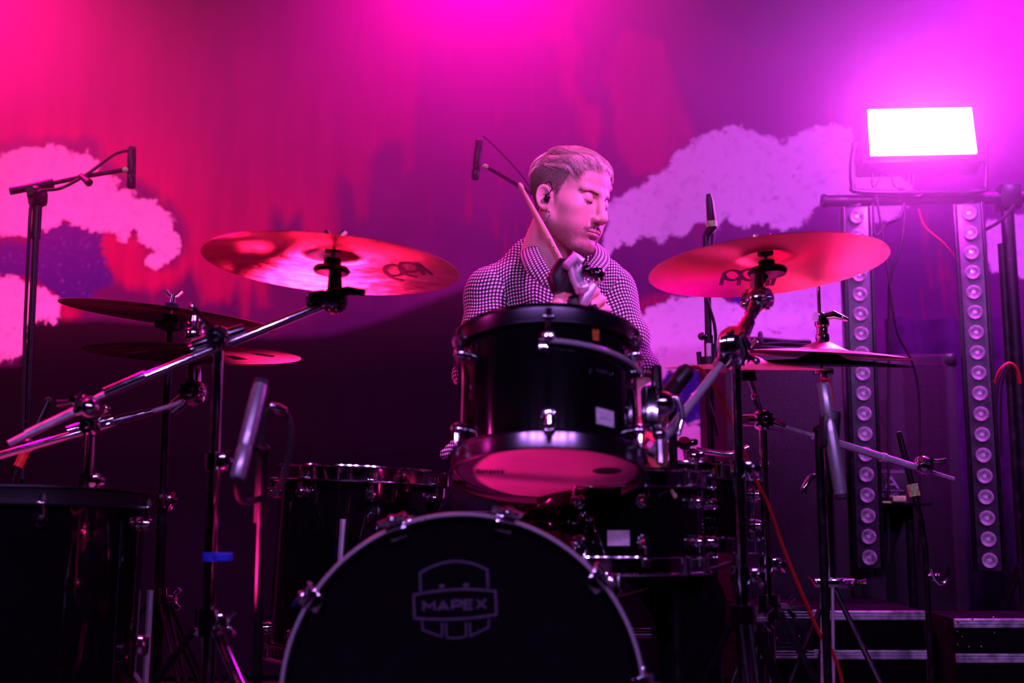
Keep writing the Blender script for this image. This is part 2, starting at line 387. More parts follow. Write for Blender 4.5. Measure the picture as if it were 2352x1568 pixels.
# ------------------------------------------------------------------ printed backdrop
POLY = {
 'white': [
  [(-80, 380), (0, 352), (40, 345), (62, 336), (110, 333), (140, 345), (165, 352), (200, 352), (228, 372), (235, 392), (262, 408), (275, 430), (310, 442), (335, 455), (352, 448), (385, 480), (405, 522), (420, 555), (410, 588), (390, 606), (360, 612), (338, 603), (347, 594), (357, 580), (345, 562), (325, 552), (308, 538), (292, 553), (270, 538), (255, 527), (235, 525), (215, 532), (192, 520), (160, 512), (140, 510), (110, 530), (60, 552), (25, 545), (-80, 540)],
  [(-80, 640), (0, 635), (50, 640), (85, 652), (112, 668), (140, 690), (158, 715), (150, 730), (100, 736), (72, 750), (64, 800), (50, 828), (-80, 840)],
  [(1396, 470), (1425, 448), (1450, 430), (1480, 410), (1530, 385), (1560, 350), (1600, 320), (1650, 302), (1700, 298), (1750, 310), (1800, 322), (1850, 300), (1900, 290), (1960, 300), (2010, 340), (2060, 380), (2100, 430), (2080, 490), (2010, 520), (1960, 470), (1900, 455), (1875, 480), (1850, 505), (1800, 530), (1740, 522), (1690, 520), (1660, 498), (1640, 540), (1600, 512), (1575, 532), (1545, 540), (1520, 560), (1500, 545), (1475, 540), (1450, 560), (1430, 548), (1400, 578), (1385, 575), (1392, 520)],
  [(1462, 800), (1466, 745), (1482, 715), (1520, 690), (1570, 678), (1622, 670), (1650, 685), (1690, 702), (1730, 712), (1765, 690), (1790, 655), (1860, 640), (1945, 650), (1945, 940), (1700, 930), (1665, 862), (1640, 872), (1620, 850), (1600, 858), (1585, 840), (1560, 862), (1540, 850), (1525, 872), (1500, 860), (1480, 870)],
  [(1440, 1010), (1500, 985), (1560, 968), (1610, 975), (1680, 965), (1680, 1200), (1440, 1200)],
  [(2255, 515), (2300, 500), (2400, 480), (2400, 640), (2300, 630), (2262, 600)],
 ],
 'red': [
  [(215, 545), (250, 530), (320, 548), (345, 575), (335, 605), (360, 620), (400, 615), (425, 580), (430, 540), (420, 500), (395, 460), (350, 430), (290, 400), (250, 370), (230, 320), (-80, 320), (-80, -120), (400, -120), (860, -80), (975, 60), (960, 250), (945, 395), (930, 400), (925, 330), (880, 330), (850, 360), (842, 500), (825, 505), (815, 430), (780, 410), (770, 600), (740, 660), (720, 560), (690, 480), (650, 520), (625, 470), (612, 700), (590, 705), (580, 640), (560, 720), (545, 640), (520, 690), (470, 690), (440, 610), (400, 660), (330, 665), (262, 650), (240, 620)],
  [(1200, -40), (1290, -40), (1300, 60), (1330, 100), (1320, 180), (1345, 240), (1380, 250), (1385, 290), (1365, 330), (1330, 320), (1320, 250), (1290, 200), (1280, 110), (1240, 70), (1215, 60)],
  [(1400, 100), (1440, 60), (1520, 90), (1560, 200), (1590, 290), (1600, 320), (1555, 350), (1520, 385), (1470, 400), (1435, 370), (1420, 330), (1415, 240), (1390, 180)],
  [(1455, 690), (1500, 676), (1560, 664), (1620, 656), (1660, 672), (1700, 700), (1640, 676), (1560, 680), (1490, 705), (1462, 750), (1455, 800)],
  [(45, 636), (100, 650), (150, 690), (172, 725), (160, 735), (130, 690), (90, 660)],
 ],
 'blue': [
  [(-80, 550), (60, 555), (110, 530), (160, 512), (215, 532), (235, 525), (240, 600), (262, 650), (200, 690), (160, 700), (110, 660), (50, 636), (-80, 632)],
  [(1500, 850), (1560, 850), (1600, 850), (1680, 860), (1680, 972), (1560, 976), (1480, 990), (1470, 900)],
  [(1640, 655), (1700, 640), (1790, 650), (1765, 700), (1730, 715), (1680, 700)],
 ],
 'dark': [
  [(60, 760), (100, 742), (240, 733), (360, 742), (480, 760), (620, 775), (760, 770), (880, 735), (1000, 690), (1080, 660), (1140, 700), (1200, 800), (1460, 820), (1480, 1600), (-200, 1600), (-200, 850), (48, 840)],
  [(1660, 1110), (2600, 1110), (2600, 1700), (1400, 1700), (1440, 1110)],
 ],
}
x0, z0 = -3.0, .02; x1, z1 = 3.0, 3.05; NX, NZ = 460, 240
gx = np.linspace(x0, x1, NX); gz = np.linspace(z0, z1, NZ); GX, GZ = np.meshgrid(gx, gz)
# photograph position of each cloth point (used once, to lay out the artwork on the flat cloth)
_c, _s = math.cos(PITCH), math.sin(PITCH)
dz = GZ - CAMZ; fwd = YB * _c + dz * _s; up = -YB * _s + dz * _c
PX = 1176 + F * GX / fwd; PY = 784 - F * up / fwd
def poly_sd(px, py, poly):
    best = np.full(px.shape, 1e9); inside = np.zeros(px.shape, bool); n = len(poly)
    for i in range(n):
        ax, ay = poly[i]; bx, by = poly[(i + 1) % n]
        ex, ey = bx - ax, by - ay; wx, wy = px - ax, py - ay
        t = np.clip((wx * ex + wy * ey) / (ex * ex + ey * ey), 0, 1)
        best = np.minimum(best, (wx - ex * t) ** 2 + (wy - ey * t) ** 2)
        cond = ((ay > py) != (by > py)); xi = ax + (py - ay) / np.where(by == ay, 1e-9, by - ay) * ex
        inside ^= cond & (px < xi)
    return np.where(inside, 1, -1) * np.sqrt(best)
V = np.stack([GX, YB + .018 * np.sin(GX * 5 + .6 * np.sin(GZ * 2)) + .010 * np.sin(GX * 13 + GZ), GZ], -1).reshape(-1, 3)
ii = np.arange(NX * NZ).reshape(NZ, NX); Q = np.stack([ii[:-1, :-1], ii[:-1, 1:], ii[1:, 1:], ii[1:, :-1]], -1).reshape(-1, 4)
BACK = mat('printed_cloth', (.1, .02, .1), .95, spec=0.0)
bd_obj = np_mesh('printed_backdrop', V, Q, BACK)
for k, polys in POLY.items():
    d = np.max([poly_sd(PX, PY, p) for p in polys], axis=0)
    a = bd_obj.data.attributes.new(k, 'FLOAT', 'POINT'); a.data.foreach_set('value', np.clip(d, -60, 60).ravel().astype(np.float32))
tag(bd_obj, 'printed cloth backdrop of red drips, dark sky and pale clouds behind the drummer', 'backdrop', kind='thing')
tc = nd(BACK, 'ShaderNodeTexCoord')
def noise(sc, det, rough=.6, vec=None, dist=0):
    n = nd(BACK, 'ShaderNodeTexNoise'); n.inputs['Scale'].default_value = sc; n.inputs['Detail'].default_value = det; n.inputs['Roughness'].default_value = rough; n.inputs['Distortion'].default_value = dist
    lk(BACK, (vec or tc.outputs['Object']), n.inputs['Vector']); return n
n1 = noise(15, 9, .74); mpv = nd(BACK, 'ShaderNodeMapping'); mpv.inputs['Scale'].default_value = (10, 1, 1.6); lk(BACK, tc.outputs['Object'], mpv.inputs[0]); n2 = noise(1.6, 6, .6, mpv.outputs[0])
def mask(attr, nz, amp, soft):
    at = nd(BACK, 'ShaderNodeAttribute'); at.attribute_name = attr
    c = nd(BACK, 'ShaderNodeMath', operation='SUBTRACT', _1=.5); lk(BACK, nz.outputs['Fac'], c.inputs[0])
    m_ = nd(BACK, 'ShaderNodeMath', operation='MULTIPLY', _1=amp); lk(BACK, c.outputs[0], m_.inputs[0])
    a = nd(BACK, 'ShaderNodeMath', operation='ADD'); lk(BACK, at.outputs['Fac'], a.inputs[0]); lk(BACK, m_.outputs[0], a.inputs[1])
    r = nd(BACK, 'ShaderNodeMapRange', _1=-soft, _2=soft); lk(BACK, a.outputs[0], r.inputs[0]); return r
def mixc(f, a, b):
    x = nd(BACK, 'ShaderNodeMix', data_type='RGBA')
    if isinstance(a, tuple): x.inputs[6].default_value = (*a, 1)
    else: lk(BACK, a, x.inputs[6])
    if isinstance(b, tuple): x.inputs[7].default_value = (*b, 1)
    else: lk(BACK, b, x.inputs[7])
    lk(BACK, f, x.inputs[0]); return x.outputs[2]
def rng(n, a, b): r = nd(BACK, 'ShaderNodeMapRange', _1=a, _2=b); lk(BACK, n.outputs[0], r.inputs[0]); return r.outputs[0]
speck = noise(70, 3, .7); mott = noise(26, 6, .7)
base = mixc(rng(noise(3, 5), .35, .65), (.050, .014, .085), (.115, .020, .120))
base = mixc(rng(n2, .60, .70), base, (.20, .012, .07))
base = mixc(rng(speck, .70, .76), base, (.35, .3, .55))
redc = mixc(rng(n2, .38, .62), (.30, .006, .08), (.40, .009, .10))
c = mixc(mask('red', n2, 44, 13).outputs[0], base, redc)
bluec = mixc(rng(speck, .60, .70), (.035, .022, .22), (.20, .16, .50))
c = mixc(mask('blue', n1, 95, 4).outputs[0], c, bluec)
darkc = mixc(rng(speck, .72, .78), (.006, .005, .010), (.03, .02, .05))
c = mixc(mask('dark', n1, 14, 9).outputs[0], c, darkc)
whitec = mixc(rng(mott, .52, .72), (.78, .78, .82), (.52, .46, .62))
whitec = mixc(rng(noise(16, 5, .7), .66, .70), whitec, (.42, .10, .22))
c = mixc(mask('white', n1, 95, 2.0).outputs[0], c, whitec)
lk(BACK, c, bsdf(BACK).inputs['Base Color'])

# dark side curtain on the right
CURT = wear(mat('dark_curtain', (.03, .012, .05), .95, spec=.1), (.035, .012, .055), (.02, .008, .035), 20)
vs = []; nxx = 160
for j in range(2):
    for i in range(nxx): f = i / (nxx - 1); vs.append((1.28 + 1.9 * f, 3.86 - .05 * math.sin(f * 70) - .02 * math.sin(f * 31), .02 + 1.22 * j if True else 0))
cu = MB().add(vs, [(i, i + 1, nxx + i + 1, nxx + i) for i in range(nxx - 1)]).build('side_curtain', CURT); cu.modifiers.new('thick', 'SOLIDIFY').thickness = .006
tag(cu, 'dark pleated curtain hanging behind the two light bars', 'curtain')

# ------------------------------------------------------------------ truss bar, strobe panel, light bars
YL = 3.08
tb = thing('lighting_stand', 'black crossbar stand holding the strobe panel and both light bars', 'stand', loc=(P(2130, 455, YL).x, YL + .05, 0))
L0 = P(1888, 462, YL + .03); L1 = P(2420, 452, YL + .03)
MB().cyl(L0, L1, .0165, n=20).cyl(L0, L0 + (L1 - L0).normalized() * .01, .020, n=20).build('crossbar', BLACKMETAL, tb)
MB().cyl((P(2330, 460, YL).x, YL + .05, .03), (P(2330, 460, YL).x, YL + .05, L1.z + .02), .018, n=18).box((P(2330, 460, YL).x, YL + .04, L1.z), (1, 0, 0), (0, 1, 0), (0, 0, 1), .06, .06, .07, .008).build('upright', BLACKMETAL, tb)
for a in (20, 140, 260):
    d = Vector((math.cos(math.radians(a)), math.sin(math.radians(a)), 0)); o = Vector((P(2330, 460, YL).x, YL + .05, 0)); MB().tube([o + Vector((0, 0, .5)), o + d * .21 + Vector((0, 0, .02))], .011, 8).build('leg', BLACKMETAL, tb)
PANEL = bpy.data.materials.new('strobe_face'); PANEL.use_nodes = True
_b = bsdf(PANEL); _b.inputs['Base Color'].default_value = (.9, .8, .9, 1); _b.inputs['Emission Color'].default_value = (1, .38, 1, 1); _b.inputs['Emission Strength'].default_value = 14
sp = thing('strobe_light', 'glaring white strobe panel on a yoke above the light bars', 'stage light', loc=P(2115, 440, YL))
pc = [P(1994, 252, YL + .02), P(2231, 247, YL + .02), P(2244, 350, YL - .03), P(2001, 355, YL - .03)]
cen = sum(pc, Vector()) / 4; ex_ = ((pc[1] - pc[0]) + (pc[2] - pc[3])).normalized(); ez_ = ((pc[0] - pc[3]) + (pc[1] - pc[2])).normalized(); en_ = ex_.cross(ez_).normalized()
if en_.y > 0: en_ = -en_
m = MB(); m.add([p for p in pc] + [p - en_ * .006 for p in pc], [(0, 1, 2, 3), (7, 6, 5, 4), (0, 4, 5, 1), (1, 5, 6, 2), (2, 6, 7, 3), (3, 7, 4, 0)]); tag(m.build('glowing_face', PANEL, sp, smooth=False), 'blown-out white luminous face')
SW, SH = (pc[1] - pc[0]).length, (pc[0] - pc[3]).length
m = MB().box(cen - en_ * .045, ex_, ez_, en_, SW + .05, SH + .045, .075, .008)
for k in range(9): m.box(cen - en_ * .088 + ex_ * (SW * (k / 8 - .5)), ex_, ez_, en_, .006, SH * .8, .02, 0)
m.build('housing', BLACKMETAL, sp)
yk = [P(1962, 330, YL), P(1956, 380, YL), P(1958, 425, YL), P(1972, 440, YL), P(2110, 442, YL), P(2250, 440, YL), P(2264, 425, YL), P(2266, 380, YL), P(2262, 325, YL)]
MB().tube(yk, .0075, 10, smooth=4).build('yoke', BLACKMETAL, sp)
MB().cyl(yk[0], cen + (yk[0] - cen) * .80 - en_ * .04, .010, n=12).cyl(yk[-1], cen + (yk[-1] - cen) * .80 - en_ * .04, .010, n=12).cyl(P(2110, 442, YL), P(2110, 458, YL + .03), .012, n=12).build('pivot', BLACKMETAL, sp)

LENS = mat('cut_lens', (.95, .92, .97), .10, .35, 1.0)
BARF = wear(mat('anodised_front', (.06, .055, .07), .38, .5), (.06, .055, .07), (.09, .08, .10), 30)
def lens_mesh():
    n = 40; vs = []; prof = [(.0009, .0050), (.0050, .0048), (.0060, .0020), (.0095, .0028), (.0185, .0085), (.0200, .0030), (.0202, 0)]
    for j, (r, h) in enumerate(prof):
        for i in range(n):
            a = 2 * PI * i / n; rr = r; hh_ = h + (.0034 * (1 if i % 2 else -1) if 2 < j < 5 else 0)
            vs.append((rr * math.cos(a), rr * math.sin(a), hh_))
    fs = [(j * n + i, j * n + (i + 1) % n, (j + 1) * n + (i + 1) % n, (j + 1) * n + i) for j in range(len(prof) - 1) for i in range(n)] + [tuple(range(n))]
    return MB().add(vs, fs)
def light_bar(label, top, botp, yaw):
    A0 = P(*top, YL); B0 = P(*botp, YL); up_ = (A0 - B0).normalized(); L = (A0 - B0).length; ctr = (A0 + B0) / 2
    nrm = Vector((math.sin(yaw), -math.cos(yaw), 0)); nrm = (nrm - up_ * nrm.dot(up_)).normalized(); sx = up_.cross(nrm).normalized()
    M = Matrix(((sx.x, up_.x, nrm.x, ctr.x), (sx.y, up_.y, nrm.y, ctr.y), (sx.z, up_.z, nrm.z, ctr.z), (0, 0, 0, 1)))
    t = thing('light_bar', label, 'light bar', mat=M)
    H_ = L + .06
    m = MB().box((0, 0, -.034), (1, 0, 0), (0, 1, 0), (0, 0, 1), .082, H_, .060, .003).box((-.036, 0, -.002), (1, 0, 0), (0, 1, 0), (0, 0, 1), .008, H_, .012, .001).box((.036, 0, -.002), (1, 0, 0), (0, 1, 0), (0, 0, 1), .008, H_, .012, .001)
    m.build('housing', BLACKMETAL, t, local=True)
    MB().box((0, 0, -.003), (1, 0, 0), (0, 1, 0), (0, 0, 1), .060, H_ - .006, .006, .0005).build('front_plate', BARF, t, local=True)
    MB().box((0, H_ / 2 + .012, -.03), (1, 0, 0), (0, 1, 0), (0, 0, 1), .03, .05, .02, .002).build('hanger', BLACKMETAL, t, local=True)
    f0 = None
    for k in range(18):
        y = L / 2 - L * k / 17
        if f0 is None: f0 = lens_mesh().build('lens', LENS, t, local=True); f0.matrix_basis = Matrix.Translation((0, y, 0))
        else: dup(f0, t, Matrix.Translation((0, y, 0)))
    return t
light_bar('tall black light bar with a column of round lenses, nearer the drummer', (1968, 498), (1996, 1280), math.radians(-8))
light_bar('tall black light bar with a column of round lenses, at the right edge', (2226, 490), (2273, 1287), math.radians(-20))
def ell_pts(c, x, y, rx, ry, n=36): return [c + x * (rx * math.cos(2 * PI * i / n)) + y * (ry * math.sin(2 * PI * i / n)) for i in range(n + 1)]
def axis_mat(o, z, x=None):
    z = Vector(z).normalized(); x = Vector(x) if x is not None else Vector((1, 0, 0))
    y = z.cross(x).normalized(); x = y.cross(z)
    return Matrix(((x.x, y.x, z.x, o[0]), (x.y, y.y, z.y, o[1]), (x.z, y.z, z.z, o[2]), (0, 0, 0, 1)))
def cable(name, label, pts, r, m=RUBBER, sm=8, cat='cable'):
    return tag(MB().tube(pts, r, 7, smooth=sm).build(name, m), label, cat)
cable('power_cable', 'black power cable looped under the crossbar between the light bars', [P(2004, 468, YL), P(2010, 540, YL), P(2035, 515, YL), P(2065, 500, YL - .02), P(2078, 470, YL), P(2070, 560, YL), P(2045, 640, YL + .02), P(2042, 760, YL + .06), P(2040, 1290, YL + .1)], .0042)
cable('power_cable', 'thin cable hanging from the strobe yoke', [P(2010, 440, YL), P(2016, 470, YL), P(2030, 560, YL), P(2042, 640, YL), P(2060, 760, YL + .03), P(2110, 900, YL + .1), P(2110, 1300, YL + .12)], .0032)
cable('power_cable', 'cable sloping from the right light bar to the stand upright', [P(2262, 528, YL), P(2300, 505, YL), P(2330, 470, YL)], .0050)
cable('signal_cable', 'thin red cable crossing between the light bars', [P(2110, 480, YL + .03), P(2125, 520, YL + .03), P(2170, 560, YL + .03), P(2200, 600, YL + .05)], .0018, REDCABLE)
cable('strobe_cable', 'short cable drooping below the strobe panel', [P(2005, 385, YL + .02), P(2006, 430, YL + .02), P(2040, 385, YL + .02), P(2055, 428, YL + .02), P(2085, 428, YL + .02), P(2092, 385, YL + .02), P(2100, 428, YL + .02)], .0028)

# ------------------------------------------------------------------ amps and cases on the right
def cab(name, label, x0p, x1p, ytop, ybot, Y, depth, cat='speaker'):
    a = P(x0p, ytop, Y); b = P(x1p, ytop, Y); zb = P(x0p, ybot, Y).z if ybot else 0.0
    zb = max(0.0, zb); W_ = b.x - a.x; H_ = a.z - zb; cx = (a.x + b.x) / 2
    t = thing(name, label, cat, loc=(cx, Y + depth / 2, zb))
    MB().box((cx, Y + depth / 2, zb + H_ / 2), (1, 0, 0), (0, 1, 0), (0, 0, 1), W_, depth, H_, .012).build('body', TOLEX, t)
    MB().box((cx, Y - .001, zb + H_ / 2), (1, 0, 0), (0, 1, 0), (0, 0, 1), W_ - .06, .010, H_ - .06, .004).build('grille', GRILLECLOTH, t)
    for sx in (-1, 1):
        for sz in (0, 1): MB().box((cx + sx * (W_ / 2 - .018), Y + .015, zb + .018 + sz * (H_ - .036)), (1, 0, 0), (0, 1, 0), (0, 0, 1), .040, .040, .040, .010).build('corner_protector', PLASTIC, t)
    return t, cx, W_, zb, H_
c1_, cx1, W1, zb1, H1 = cab('speaker_cabinet', 'tall black speaker cabinet behind the hi-hat and left light bar', 1662, 1935, 800, None, 3.02, .42)
c2_, cx2, W2, zb2, H2 = cab('amplifier_cabinet', 'black amplifier cabinet between the two light bars', 1936, 2196, 812, None, 3.30, .40)
# the amplifier head badge behind the left light bar
am = thing('guitar_amplifier', 'black guitar amplifier with large pale maker lettering behind the left light bar', 'amplifier', loc=P(2000, 1152, 3.18))
aw0, aw1 = P(1915, 1078, 3.18), P(2085, 1152, 3.18)
MB().box(((aw0.x + aw1.x) / 2, 3.235, (aw0.z + aw1.z) / 2), (1, 0, 0), (0, 1, 0), (0, 0, 1), aw1.x - aw0.x, .10, aw0.z - aw1.z, .006).build('body', TOLEX, am)
AMPINK = mat('violet_grey_print', (.22, .18, .30), .6)
for nm, txt, (tx_, ty_), sz, xs in (('maker_lettering', 'MESA', (1932, 1122), .050, 1.35), ('small_lettering', 'ENGINEERING', (1945, 1142), .018, 1.25)):
    tt = text_obj(nm, txt, sz, AMPINK, am, xs=xs); tt.matrix_basis = am.matrix_basis.inverted() @ Matrix.Translation(P(tx_, ty_, 3.1845 - .002)) @ Matrix.Rotation(PI / 2, 4, 'X')
m = MB(); m.ribbon([P(1932, 1084, 3.183), P(2076, 1084, 3.183)], (0, -1, 0), .002, .0005); m.ribbon([P(1932, 1126, 3.183), P(2076, 1126, 3.183)], (0, -1, 0), .002, .0005); m.ribbon(ell_pts(P(1945, 1137, 3.183), Vector((1, 0, 0)), Vector((0, 0, 1)), .010, .010, 20), (0, -1, 0), .002, .0005); m.build('printed_lines', AMPINK, am)
st_ = thing('amplifier_shelf', 'narrow black shelf with pale edge under the amplifier head', 'shelf', loc=(P(2010, 1156, 3.12).x, 3.2, P(2010, 1156, 3.12).z))
MB().box((P(2010, 1156, 3.14).x, 3.22, P(2010, 1158, 3.12).z), (1, 0, 0), (0, 1, 0), (0, 0, 1), .30, .20, .008, .001).build('board', CASEPANEL, st_)
for xx in (1900, 2110): MB().cyl((P(xx, 1156, 3.14).x, 3.22, 0), (P(xx, 1156, 3.14).x, 3.22, P(2010, 1160, 3.12).z), .012, n=12).build('leg', BLACKMETAL, st_)
MB().ribbon([P(1995, 1151, 3.115), P(2048, 1153, 3.115)], (0, -1, 0), .004, .0006).build('tape_strip', YELLOWTAPE, st_)
o = MB().box(P(2062, 1145, 3.12), (1, 0, 0), (0, 1, 0), (0, 0, 1), .036, .03, .015, .002).build('tape_roll', YELLOWTAPE); tag(o, 'scrap of yellow-green tape lying on the shelf', 'tape')
# cable coil on the cabinet
m = MB(); ck = P(1775, 800, 3.10); ztop = P(1775, 800, 3.02).z
for k in range(9):
    r_ = .105 + .012 * (k % 3) ; zc_ = ztop + .008 + .007 * (k // 2); off = .01 * math.sin(k * 2.1)
    m.tube([Vector((ck.x + off + r_ * 1.05 * math.cos(a), 3.20 + r_ * .8 * math.sin(a), zc_ + .004 * math.sin(3 * a + k))) for a in np.linspace(0, 2 * PI, 40)], .0055, 6)
coil = tag(m.build('cable_coil', RUBBER), 'coiled black cable lying on top of the speaker cabinet', 'cable')
m = MB(); m.tube([Vector((ck.x - .03, 3.115, ztop + .002)), Vector((ck.x - .032, 3.095, ztop + .03)), Vector((ck.x - .03, 3.115, ztop + .056)), Vector((ck.x - .028, 3.14, ztop + .03))], .006, 8, smooth=5); m.build('cable_tie', FELT, coil)
# flight case
def flight_case(label, xa, xb, yt, yb, Y, depth):
    a = P(xa, yt, Y); b = P(xb, yt, Y); W_ = b.x - a.x; H_ = a.z; cx = (a.x + b.x) / 2; t = thing('flight_case', label, 'case', loc=(cx, Y + depth / 2, 0))
    MB().box((cx, Y + depth / 2, H_ / 2), (1, 0, 0), (0, 1, 0), (0, 0, 1), W_, depth, H_, .002).build('panels', CASEPANEL, t)
    h1 = a.z - P(xa, yt + 21, Y).z; z2 = P(xa, yb, Y).z
    for z in (H_ - h1 / 2, z2 - h1 / 2):
        m = MB().box((cx, Y - .003, z), (1, 0, 0), (0, 1, 0), (0, 0, 1), W_, .006, h1, .0006)
        for dz_ in (-.3, 0, .3): m.box((cx, Y - .0068, z + dz_ * h1), (1, 0, 0), (0, 1, 0), (0, 0, 1), W_, .0022, h1 * .14, 0)
        m.build('aluminium_edging', ALU, t)
    return t, cx, W_, H_
fc1, fx, fW, fH = flight_case('black flight case with aluminium edging and a butterfly latch', 1727, 1898, 1400, 1490, 2.70, .40)
fc2, _, _, _ = flight_case('second black flight case standing right of the latched one', 1903, 2122, 1402, 1492, 2.72, .40)
# recessed butterfly latch
lc = P(1809, 1448, 2.695); m = MB(); w2, h2 = .058, .055
DARKPL = wear(mat('blackened_steel', (.03, .028, .035), .35, .9), (.03, .028, .035), (.07, .065, .08), 60)
m.box(lc + Vector((0, -.001, 0)), (1, 0, 0), (0, 1, 0), (0, 0, 1), .118, .003, .112, .001).build('latch_dish', DARKPL, fc1)
m = MB(); f_ = lc + Vector((0, -.006, 0))
m.tube([f_ + Vector((-.050, 0, .01)), f_ + Vector((-.048, 0, -.028)), f_ + Vector((-.038, 0, -.036)), f_ + Vector((.038, 0, -.036)), f_ + Vector((.048, 0, -.028)), f_ + Vector((.050, 0, .01))], .0016, 6)
m.tube([f_ + Vector((-.030, 0, -.018)), f_ + Vector((-.016, 0, -.027)), f_ + Vector((.016, 0, -.027)), f_ + Vector((.030, 0, -.018))], .0013, 6)
m.box(f_ + Vector((0, -.001, -.006)), (1, 0, 0), (0, 1, 0), (0, 0, 1), .026, .005, .002, 0).box(f_ + Vector((0, -.002, .056)), (1, 0, 0), (0, 1, 0), (0, 0, 1), .016, .005, .004, 0).cyl(f_ + Vector((0, -.004, .022)), f_ + Vector((0, .004, .022)), .0085, n=16)
m.build('latch_wing', CHROME, fc1)
f0 = None
for k, (dx, dz_) in enumerate([(-.052, .044), (.052, .044), (-.052, .008), (-.044, -.044), (-.015, -.049), (.015, -.049), (.044, -.044), (.026, -.012), (-.030, .022), (-.026, -.016)]):
    if f0 is None: f0 = MB().sph((0, 0, 0), .0030, 8).build('rivet', CHROME, fc1, local=True); f0.matrix_basis = fc1.matrix_basis.inverted() @ Matrix.Translation(lc + Vector((dx, -.004, dz_)))
    else: dup(f0, fc1, fc1.matrix_basis.inverted() @ Matrix.Translation(lc + Vector((dx, -.004, dz_))))
fc3, _, _, _ = flight_case('dark flight case at the right edge with small bright rivets', 2190, 2420, 1420, 1500, 2.60, .18)
for k, (x, y) in enumerate([(2233, 1422), (2282, 1418), (2284, 1452), (2191, 1450), (2210, 1461), (2197, 1480), (2225, 1484), (2254, 1484), (2170, 1430)]): dup(f0, fc3, fc3.matrix_basis.inverted() @ Matrix.Translation(P(max(x, 2200), y, 2.594)))

# ------------------------------------------------------------------ microphones and their stands
def mic_tube(name, label, p0, p1, r, m_=MICGREY, cat='microphone'):
    p0 = Vector(p0); p1 = Vector(p1); d = (p1 - p0).normalized(); L = (p1 - p0).length
    t = thing(name, label, cat, mat=axis_mat(p1, -d))
    MB().lathe([(.001, 0), (r * .8, 0), (r, .004), (r, L * .30), (r * .93, L * .32), (r * .93, L * .36), (r, L * .38), (r, L - .012), (r * .92, L - .006), (r * .92, L)], n=24).build('body', m_, t, local=True)
    MB().lathe([(r * .92, L), (r * .95, L + .001), (r * .95, L + .008), (r * .6, L + .010), (.001, L + .010)], n=24).build('grille', GRILLE, t, local=True)
    return t
# left overhead boom
ms = thing('microphone_stand', 'black overhead microphone stand at far left with its boom pointing right', 'stand', loc=(P(95, 450, 2.9).x, 2.9, 0))
q0 = P(88, 445, 2.9)
MB().cyl((q0.x + .012, 2.9, .05), (q0.x, 2.9, q0.z - .05), .0085, n=14).cyl((q0.x, 2.9, q0.z - .12), (q0.x, 2.9, q0.z - .03), .0120, n=14).build('post', BLACKMETAL, ms)
MB().tube([P(22, 439, 2.88), P(60, 432, 2.89), P(122, 420, 2.9)], [.0105, .0105, .013], 12).tube([P(118, 421, 2.9), P(200, 404, 2.92), P(298, 388, 2.95)], .0062, 10).build('boom', BLACKMETAL, ms)
MB().sph(q0 + Vector((0, -.005, -.005)), .026, 16).box(q0 + Vector((0, 0, -.012)), (1, 0, .1), (0, 1, 0), (0, 0, 1), .045, .04, .045, .012).cyl(q0, q0 + Vector((0, -.05, -.004)), .009, .012, 12).build('boom_clutch', PLASTIC, ms)
MB().tube([P(185, 403, 2.90), P(205, 420, 2.88)], [.007, .011], 10).build('boom_knob', PLASTIC, ms)
for a in (40, 160, 280):
    d = Vector((math.cos(math.radians(a)), math.sin(math.radians(a)), 0)); o = Vector((q0.x + .01, 2.9, 0)); MB().tube([o + Vector((0, 0, .22)), o + d * .30 + Vector((0, 0, .015))], .008, 8).build('leg', BLACKMETAL, ms)
mm = mic_tube('overhead_microphone', 'slim vertical microphone at the end of the far left boom', P(303, 345, 2.95), P(301, 432, 2.95), .0115, BLACKMETAL)
MB().sph(P(288, 390, 2.94), .0085, 10).build('tape_wrap', YELLOWTAPE, ms)
cable('microphone_cable', 'black cable hanging beside the far left microphone stand', [P(300, 345, 2.95), P(262, 355, 2.94), P(200, 400, 2.91), P(140, 432, 2.89), P(90, 440, 2.87), P(72, 470, 2.87), P(66, 560, 2.87), P(56, 800, 2.87), P(50, 1100, 2.87)], .0045)
# centre overhead
ms2 = thing('microphone_stand', 'thin overhead microphone boom rising behind the drummer', 'stand', loc=(P(1330, 600, 3.0).x, 3.0, 0))
zz = P(1300, 500, 3.0).z
MB().cyl((P(1330, 600, 3.0).x, 3.0, .04), (P(1330, 600, 3.0).x, 3.0, zz), .009, n=12).build('post', BLACKMETAL, ms2)
MB().tube([Vector((P(1330, 600, 3.0).x, 3.0, zz)), P(1215, 440, 2.99), P(1112, 380, 2.96)], .0050, 8).build('boom', BLACKMETAL, ms2)
MB().sph(P(1115, 383, 2.96), .0090, 10, sz=.8).build('tape_wrap', YELLOWTAPE, ms2)
for a in (40, 160, 280):
    d = Vector((math.cos(math.radians(a)), math.sin(math.radians(a)), 0)); o = Vector((P(1330, 600, 3.0).x, 3.0, 0)); MB().tube([o + Vector((0, 0, .22)), o + d * .30 + Vector((0, 0, .015))], .008, 8).build('leg', BLACKMETAL, ms2)
mic_tube('overhead_microphone', 'slim vertical microphone above left of the drummer\'s head', P(1100, 330, 2.96), P(1091, 412, 2.96), .0110, BLACKMETAL)
cable('microphone_cable', 'thin cable slanting down behind the drummer\'s head', [P(1110, 312, 2.97), P(1150, 350, 2.98), P(1212, 422, 3.0), P(1260, 520, 3.02), P(1290, 700, 3.05)], .0022)
